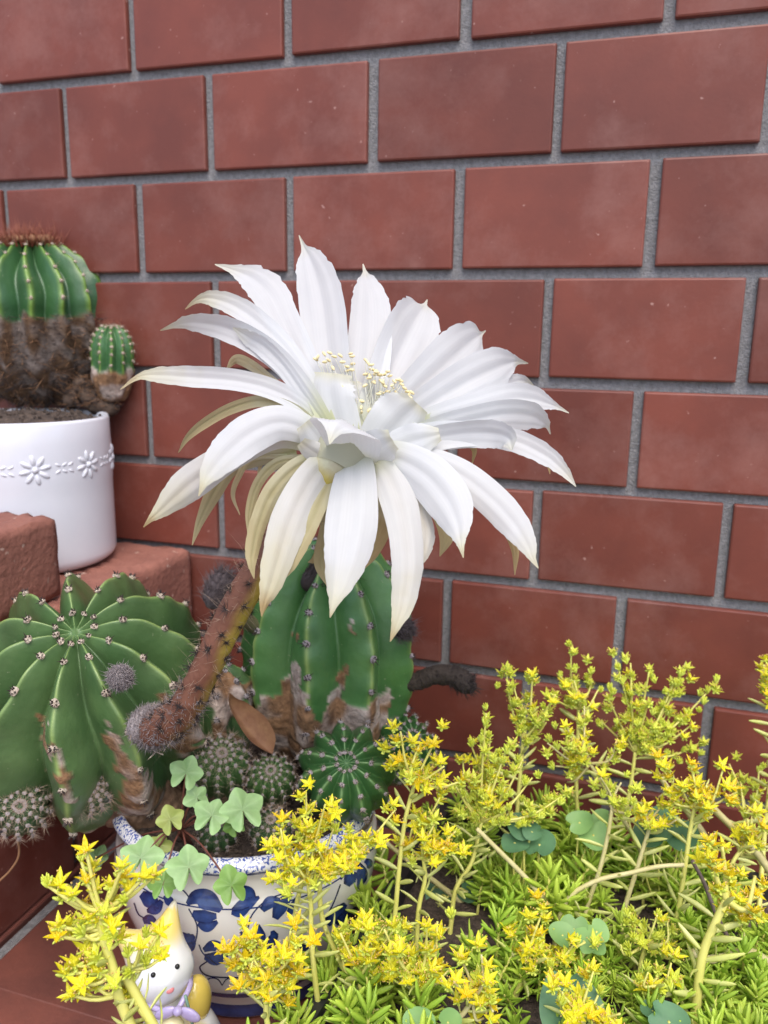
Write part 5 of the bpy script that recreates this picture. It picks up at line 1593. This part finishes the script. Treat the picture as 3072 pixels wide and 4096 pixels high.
SPR = [
    ([(664, 1895), (672, 1960), (672, 2010), (680, 2110), (694, 2212)], .372, [(661, 1711), (703, 1737), (586, 1828), (593, 1903), (590, 1799), (801, 1812), (856, 1747), (755, 1848), (606, 1789), (655, 1763), (720, 1790), (760, 1790), (630, 1850), (690, 1840)], 'y', 'broad yellow stonecrop cluster over the rim of the blue pot', dict(stems=[[(690, 1895), (695, 1980), (722, 2050), (752, 2110), (770, 2150)], [(655, 1895), (640, 1960), (636, 2030), (640, 2120)]], lsc=1.1)),
    ([(580, 2110), (575, 2160), (578, 2212)], .345, [(492, 2040), (505, 2020), (534, 2007), (508, 2092), (552, 2050), (628, 2012), (660, 2025), (668, 2088), (632, 2165), (547, 2155), (530, 2130), (590, 2065), (610, 2130)], 'g', 'golden stonecrop cluster in front of the painted pot, beside the cat', {}),
    ([(775, 2110), (780, 2150), (770, 2212)], .362, [(735, 2015), (790, 1990), (830, 2000), (850, 2010), (740, 2045), (762, 2075), (810, 2050), (830, 2090)], 'y', 'yellow stonecrop cluster close under the flank of the painted pot', {}),
    ([(897, 1690), (885, 1730), (872, 1790), (862, 1880), (855, 1960), (850, 2010)], .402, [(865, 1580), (945, 1590), (840, 1632), (990, 1690), (960, 1655), (905, 1610), (880, 1650), (940, 1640)], 'y', 'upright yellow stonecrop sprig in front of the small cacti', dict(lsc=1.15, nleaf=26)),
    ([(915, 1855), (918, 1900), (905, 1960), (900, 2040)], .405, [(950, 1722), (890, 1790), (872, 1808), (1000, 1832), (945, 1765), (985, 1795), (925, 1800), (960, 1830)], 'y', 'yellow stonecrop sprig between the pot and the taller lime sprigs', dict(nleaf=22)),
    ([(1040, 1775), (1020, 1860), (985, 1920), (975, 1990), (965, 2080)], .430, [(1050, 1540), (1015, 1600), (1000, 1640), (985, 1700), (1100, 1600), (1130, 1640), (1060, 1580), (1150, 1680), (1215, 1720), (1190, 1740), (1070, 1660), (1030, 1690), (1090, 1700), (1120, 1720)], 'l', 'bushy lime stonecrop sprig with crowded buds', dict(nleaf=18)),
    ([(1130, 1600), (1125, 1660), (1118, 1740)], .468, [(1092, 1436), (1110, 1485), (1150, 1450), (1160, 1530), (1200, 1500), (1125, 1540), (1180, 1560)], 'l', 'pale lime stonecrop sprig close to the end of the withered flower', {}),
    ([(1250, 1530), (1248, 1600), (1245, 1700), (1250, 1800)], .492, [(1234, 1398), (1275, 1440), (1210, 1460), (1292, 1490), (1200, 1512), (1240, 1470)], 'l', 'slender lime stonecrop sprig, the tallest against the wall', {}),
    ([(1372, 1625), (1362, 1700), (1345, 1780), (1330, 1860)], .490, [(1330, 1425), (1362, 1432), (1402, 1452), (1482, 1430), (1552, 1470), (1460, 1465), (1310, 1500), (1502, 1560), (1522, 1600), (1300, 1560), (1440, 1540), (1400, 1520)], 'l', 'widely branched lime stonecrop sprig against the wall', {}),
    ([(1275, 1650), (1300, 1690), (1330, 1745), (1370, 1810), (1400, 1880)], .455, [(1222, 1565), (1262, 1525), (1332, 1600), (1200, 1655), (1182, 1605), (1225, 1690), (1260, 1600)], 'm', 'lime and yellow stonecrop sprig with a slanting pale stem', dict(pale=True)),
    ([(1500, 1745), (1490, 1800), (1480, 1870), (1469, 1944), (1460, 2000), (1455, 2060)], .415, [(1420, 1645), (1440, 1695), (1522, 1690), (1592, 1710), (1562, 1662), (1490, 1645), (1540, 1720), (1465, 1690)], 'g', 'bright golden stonecrop sprig on a stout upright stem', dict(lsc=1.25, nleaf=30)),
    ([(1568, 1944), (1546, 1992), (1523, 2046), (1512, 2097), (1506, 2154), (1500, 2211)], .362, [(1537, 1802), (1560, 1830), (1583, 1881), (1631, 1893), (1631, 1938), (1655, 1980), (1590, 1930)], 'g', 'golden stonecrop sprig on a thick yellow green leafy stem', dict(lsc=1.35, nleaf=26, rad=.0020)),
    ([(1610, 1760), (1605, 1820), (1600, 1880)], .480, [(1575, 1650), (1640, 1660), (1600, 1690), (1655, 1700)], 'b', 'blurred green stonecrop sprig in bud beside the golden one', {}),
    ([(1605, 1830), (1580, 1870), (1570, 1930)], .430, [(1615, 1768), (1652, 1790), (1625, 1752), (1585, 1800), (1650, 1820)], 'y', 'small yellow stonecrop sprig behind the thick leafy stem', {}),
    ([(1322, 1750), (1312, 1810), (1295, 1880), (1268, 1960), (1262, 2010)], .425, [(1310, 1700), (1342, 1690), (1372, 1720), (1298, 1680), (1340, 1730)], 'l', 'lime stonecrop sprig bent over the round green leaves', dict(nleaf=24, pale=True)),
    ([(1404, 1785), (1390, 1830), (1375, 1880), (1350, 1960)], .425, [(1388, 1742), (1430, 1740), (1462, 1770), (1383, 1768), (1410, 1750)], 'y', 'short yellow stonecrop sprig next to the stout golden one', dict(nleaf=22, pale=True)),
    ([(1150, 2065), (1130, 2110), (1110, 2160)], .384, [(1180, 1950), (1160, 2000), (1100, 2000), (1130, 2050), (1240, 2040), (1265, 2035), (1230, 2072), (1190, 2040)], 'y', 'yellow stonecrop sprig with pale recurved leaves under its cluster', dict(lsc=1.3)),
    ([(905, 2125), (910, 2160), (905, 2212)], .352, [(830, 2008), (862, 2020), (922, 2000), (945, 1990), (868, 2060), (900, 2080), (840, 2110), (940, 2085), (970, 2095)], 'y', 'broad yellow stonecrop cluster above the leafy mat, below the upright sprig', {}),
    ([(1020, 2160), (1000, 2190), (960, 2230)], .345, [(990, 2062), (1040, 2062), (1056, 2112), (1022, 2140), (1065, 2185), (1045, 2200), (980, 2120)], 'y', 'yellow stonecrop sprig on a creeping pale stem', dict(pale=True)),
    ([(1262, 2195), (1258, 2230)], .335, [(1195, 2122), (1215, 2142), (1262, 2130), (1282, 2098), (1292, 2150), (1340, 2190), (1240, 2180), (1310, 2200)], 'y', 'yellow stonecrop cluster beside the large round blue green leaf', {}),
    ([(1395, 2040), (1385, 2080), (1380, 2120)], .390, [(1350, 1962), (1366, 1992), (1420, 1976), (1442, 1990), (1450, 2052), (1340, 2040), (1400, 2000)], 'l', 'low lime stonecrop sprig at the foot of the stout stem', {}),
    ([(1420, 2130), (1410, 2170), (1400, 2212)], .360, [(1400, 2100), (1430, 2098), (1450, 2080), (1385, 2120), (1440, 2120)], 'm', 'small yellow stonecrop sprig low beside the thick leafy stem', {}),
    ([(1668, 1520), (1672, 1600), (1660, 1720)], .470, [(1645, 1455), (1650, 1435), (1680, 1450), (1690, 1480)], 'y', 'lone yellow stonecrop tip in front of bare wall tiles', {}),
]
for i, (st, k, tips, tone, lab, kw) in enumerate(SPR):
    kw.setdefault('lsc', 1.2)
    sprig(st, k, tips, tone, lab, 40 + i, sc=.95 if tone in 'lb' else 1.0, **kw)

# --- flowerless leafy shoots that make up the mat
SHOOT = []
for sd in range(9):
    R_ = random.Random(200 + sd); mb = MB()
    h = R_.uniform(.022, .040)
    bend = np.array([R_.gauss(0, .15), R_.gauss(0, .15), 0])
    path = np.array([np.array([0, 0, h * t]) + bend * h * t * t for t in np.linspace(0, 1, 8)])
    V, F = tube(path, np.linspace(.0011, .0007, 8), 5); mb.add(V, F, 1)
    m = R_.randint(22, 30)
    for q in range(m):
        t = .25 + .75 * (q / m) ** .8
        p = np.array([0, 0, h * t]) + bend * h * t * t; a = q * 2.39996
        el = .15 + 1.15 * max(0, (t - .55) / .45) ** 1.2
        d = np.array([math.cos(a) * math.cos(el), math.sin(a) * math.cos(el), math.sin(el)])
        V, F = leaf_verts(R_.uniform(.0105, .0158) * (1 - .25 * max(0, t - .8) / .2), R_.uniform(.0025, .0032), R_.uniform(-.2, .3))
        mb.add(xform(V, p, d, R_.uniform(-.4, .4)), F, 0)
    SHOOT.append([mb.mesh('stonecrop_shoot', [nm, 'sed_stem']) for nm in ('sed_leaf', 'sed_leaf_dark', 'sed_leaf')])
R_ = random.Random(77)
cnt = 0
spots = []
for gi in range(42):
    for gj in range(33):
        u_ = (gi + .5 + R_.uniform(-.45, .45)) / 42 * (PWI - .006) + .003; v_ = (gj + .5 + R_.uniform(-.45, .45)) / 33 * (PDE - .006) + .003
        p = pl(u_, v_, SOILZ - .001)
        px, py, k = PJ(p + np.array([0, 0, .03]))
        if 380 < px < 1700 and py < 2270 and vnoise(p, 42) + R_.uniform(-.12, .12) > .36:
            spots.append((k, p, u_, v_))
spots.sort(key=lambda q: q[0])
for k, p, u_, v_ in spots[:292]:
    lean = unit(np.array([R_.gauss(0, .22), R_.gauss(0, .22), 1.0]) + (-e1 * .9 if u_ < .016 else 0) + (-e2 * .5 if v_ < .016 else 0))
    o = put('stonecrop_shoot', R_.choice(R_.choice(SHOOT)), None, mat_dir(p, lean, R_.uniform(0, 6.28), R_.uniform(.8, 1.0) * (0.62 + 0.62 * float(vnoise(p, 28)))))
    tag(o, 'leafy lime green stonecrop shoot without blossoms in the mat', 'plant', 'flowerless stonecrop shoots')


# --- round leaved weeds between the stonecrop
def round_plant(leaves, k, label, seed, matn='round_leaf'):
    R_ = random.Random(seed)
    b = U(leaves[0][0], leaves[0][1] + 60, k)
    uv = b - PA; g = pl(np.clip(uv @ e1, .012, PWI - .012), np.clip(uv @ e2, .012, PDE - .012), SOILZ - .001)
    t = thing('round_leaf_weed', tuple(g), label, 'plant', None)
    for (px, py, r) in leaves:
        c = U(px, py, k + R_.uniform(-.004, .004)); n = unit(tocam(c) * .7 + np.array([R_.gauss(0, .25), R_.gauss(0, .2), .7]))
        x, y, z = frame(n, R_.uniform(0, 6.28)); r0 = r * PXM * k * 1.15
        V = [c - z * r0 * .1]; F = []
        nt = 32
        for i in range(1, 5):
            f = i / 4
            for j in range(nt):
                a = 2 * math.pi * j / nt
                q = r0 * f * (1 - .38 * math.exp(-((a if a < math.pi else a - 2 * math.pi) / .28) ** 2) * f) * (1 + .04 * math.sin(a * 3 + seed))
                V.append(c + x * q * math.cos(a) + y * q * math.sin(a) * .93 + z * r0 * (.12 * f * f * math.sin(a * 2 + seed) + .10 * f * f - .1))
        for j in range(nt): F.append((0, 1 + j, 1 + (j + 1) % nt))
        for i in range(3):
            for j in range(nt):
                q = (j + 1) % nt; F.append((1 + i * nt + j, 1 + (i + 1) * nt + j, 1 + (i + 1) * nt + q, 1 + i * nt + q))
        put('leaf', mk_mesh('leaf', V, F, matn), t)
        Vt, Ft = tube(catmull([g, (g + c) / 2 + np.array([R_.gauss(0, .003), R_.gauss(0, .003), .004]), c - z * .0006], 10), .0006, 5)
        mb = MB(); mb.add(Vt, Ft); mb.build('stalk', ['sed_stem'], t)
    return t


round_plant([(1235, 2175, 66)], .345, 'single large round blue green leaf beside a yellow cluster', 1)
round_plant([(1128, 1782, 30), (1112, 1818, 28), (1165, 1822, 32), (1150, 1795, 20)], .43, 'dark round-leaved weed under the bushy lime sprig', 2)
round_plant([(1252, 1775, 26), (1282, 1802, 30), (1300, 1765, 20)], .44, 'pale green round-leaved weed under the slanting stem', 3, 'round_leaf_pale')
round_plant([(1215, 2018, 26), (1240, 2005, 28), (1262, 2030, 26), (1290, 2010, 24), (1285, 2040, 22)], .385, 'small pale scalloped weed between yellow clusters', 4, 'round_leaf_pale')
round_plant([(905, 2212, 32), (968, 2206, 26)], .335, 'light green round-leaved weed at the edge of the mat beside the creeping stem', 5, 'round_leaf_pale')
round_plant([(945, 1935, 26), (965, 1960, 22), (1010, 1925, 24)], .455, 'small dark weed in the shade between pot and planter', 6)
round_plant([(1440, 1780, 40), (1470, 1800, 34), (1400, 1800, 30)], .44, 'dark round-leaved weed behind the stout golden sprig', 7)
round_plant([(1445, 2205, 40), (1410, 2180, 24)], .345, 'round blue green leaves at the foot of the thick leafy stem', 8)


# --- bare stems and a twig lying in the mat
def bare(name, pts, k, r, matn, label, cat_='stem'):
    P = catmull([U(a, b, k + i * .002) for i, (a, b) in enumerate(pts)], 24)
    g = P[-1]
    V, F = tube(P, r * np.linspace(.8, 1.1, 24), 8, jit=.10)
    if matn == 'twig':
        o = put(name, mk_mesh(name, V, F, matn))
        return tag(o, label, cat_)
    t = thing(name, tuple(P[-1]), label, cat_)
    put('stem', mk_mesh('stem', V, F, matn), t)
    R_ = random.Random(len(label))
    for q in range(R_.randint(9, 13)):                   # a few shrivelled leaves still hang on
        i = R_.randint(1, 22); tn = unit(P[i + 1] - P[i - 1]); x, y, z = frame(tn); a = R_.uniform(0, 6.28)
        d = x * math.cos(a) + y * math.sin(a) - np.array([0, 0, .25])
        put('leaf', R_.choice(LEAF_M['sed_leaf_pale']), t, mat_dir(P[i] + unit(d) * r * .6, d, R_.uniform(-.6, .6), R_.uniform(.45, .85)))
    return t


bare('bare_stem', [(1418, 1668), (1450, 1712), (1490, 1760), (1530, 1820), (1545, 1880)], .45, .0018, 'sed_stem_pale', 'pale bare stem slanting behind the stout golden sprig')
bare('bare_stem', [(1485, 1690), (1540, 1745), (1625, 1832), (1670, 1890)], .44, .0021, 'sed_stem_pale', 'thick pale bare stem slanting beside the small yellow sprig behind the leafy stem')
bare('bare_stem', [(1030, 1790), (1072, 1832), (1130, 1890), (1190, 1960), (1235, 2025)], .418, .0014, 'sed_stem_pale', 'pale bare stem slanting beneath the bushy lime sprig')
bare('bare_stem', [(1495, 2057), (1520, 2072), (1557, 2069), (1614, 2057), (1640, 2066), (1660, 2082)], .385, .0022, 'sed_stem_pale', 'crooked whitish root lying on the mat behind the thick leafy stem')
bare('bare_stem', [(1478, 1868), (1420, 1872), (1360, 1886), (1290, 1902), (1230, 1938), (1205, 2000), (1190, 2110)], .408, .0013, 'sed_stem_pale', 'arched pale stem bending down among the shoots')
bare('twig', [(1495, 1859), (1520, 1905), (1545, 1970), (1576, 2032)], .405, .0011, 'twig', 'thin dark twig lodged beside the stout golden sprig', 'twig')
bare('bare_stem', [(832, 1818), (880, 1858), (940, 1905), (1000, 1950)], .45, .0015, 'sed_stem_pale', 'thin pale stem hanging over the gap between pot and planter')
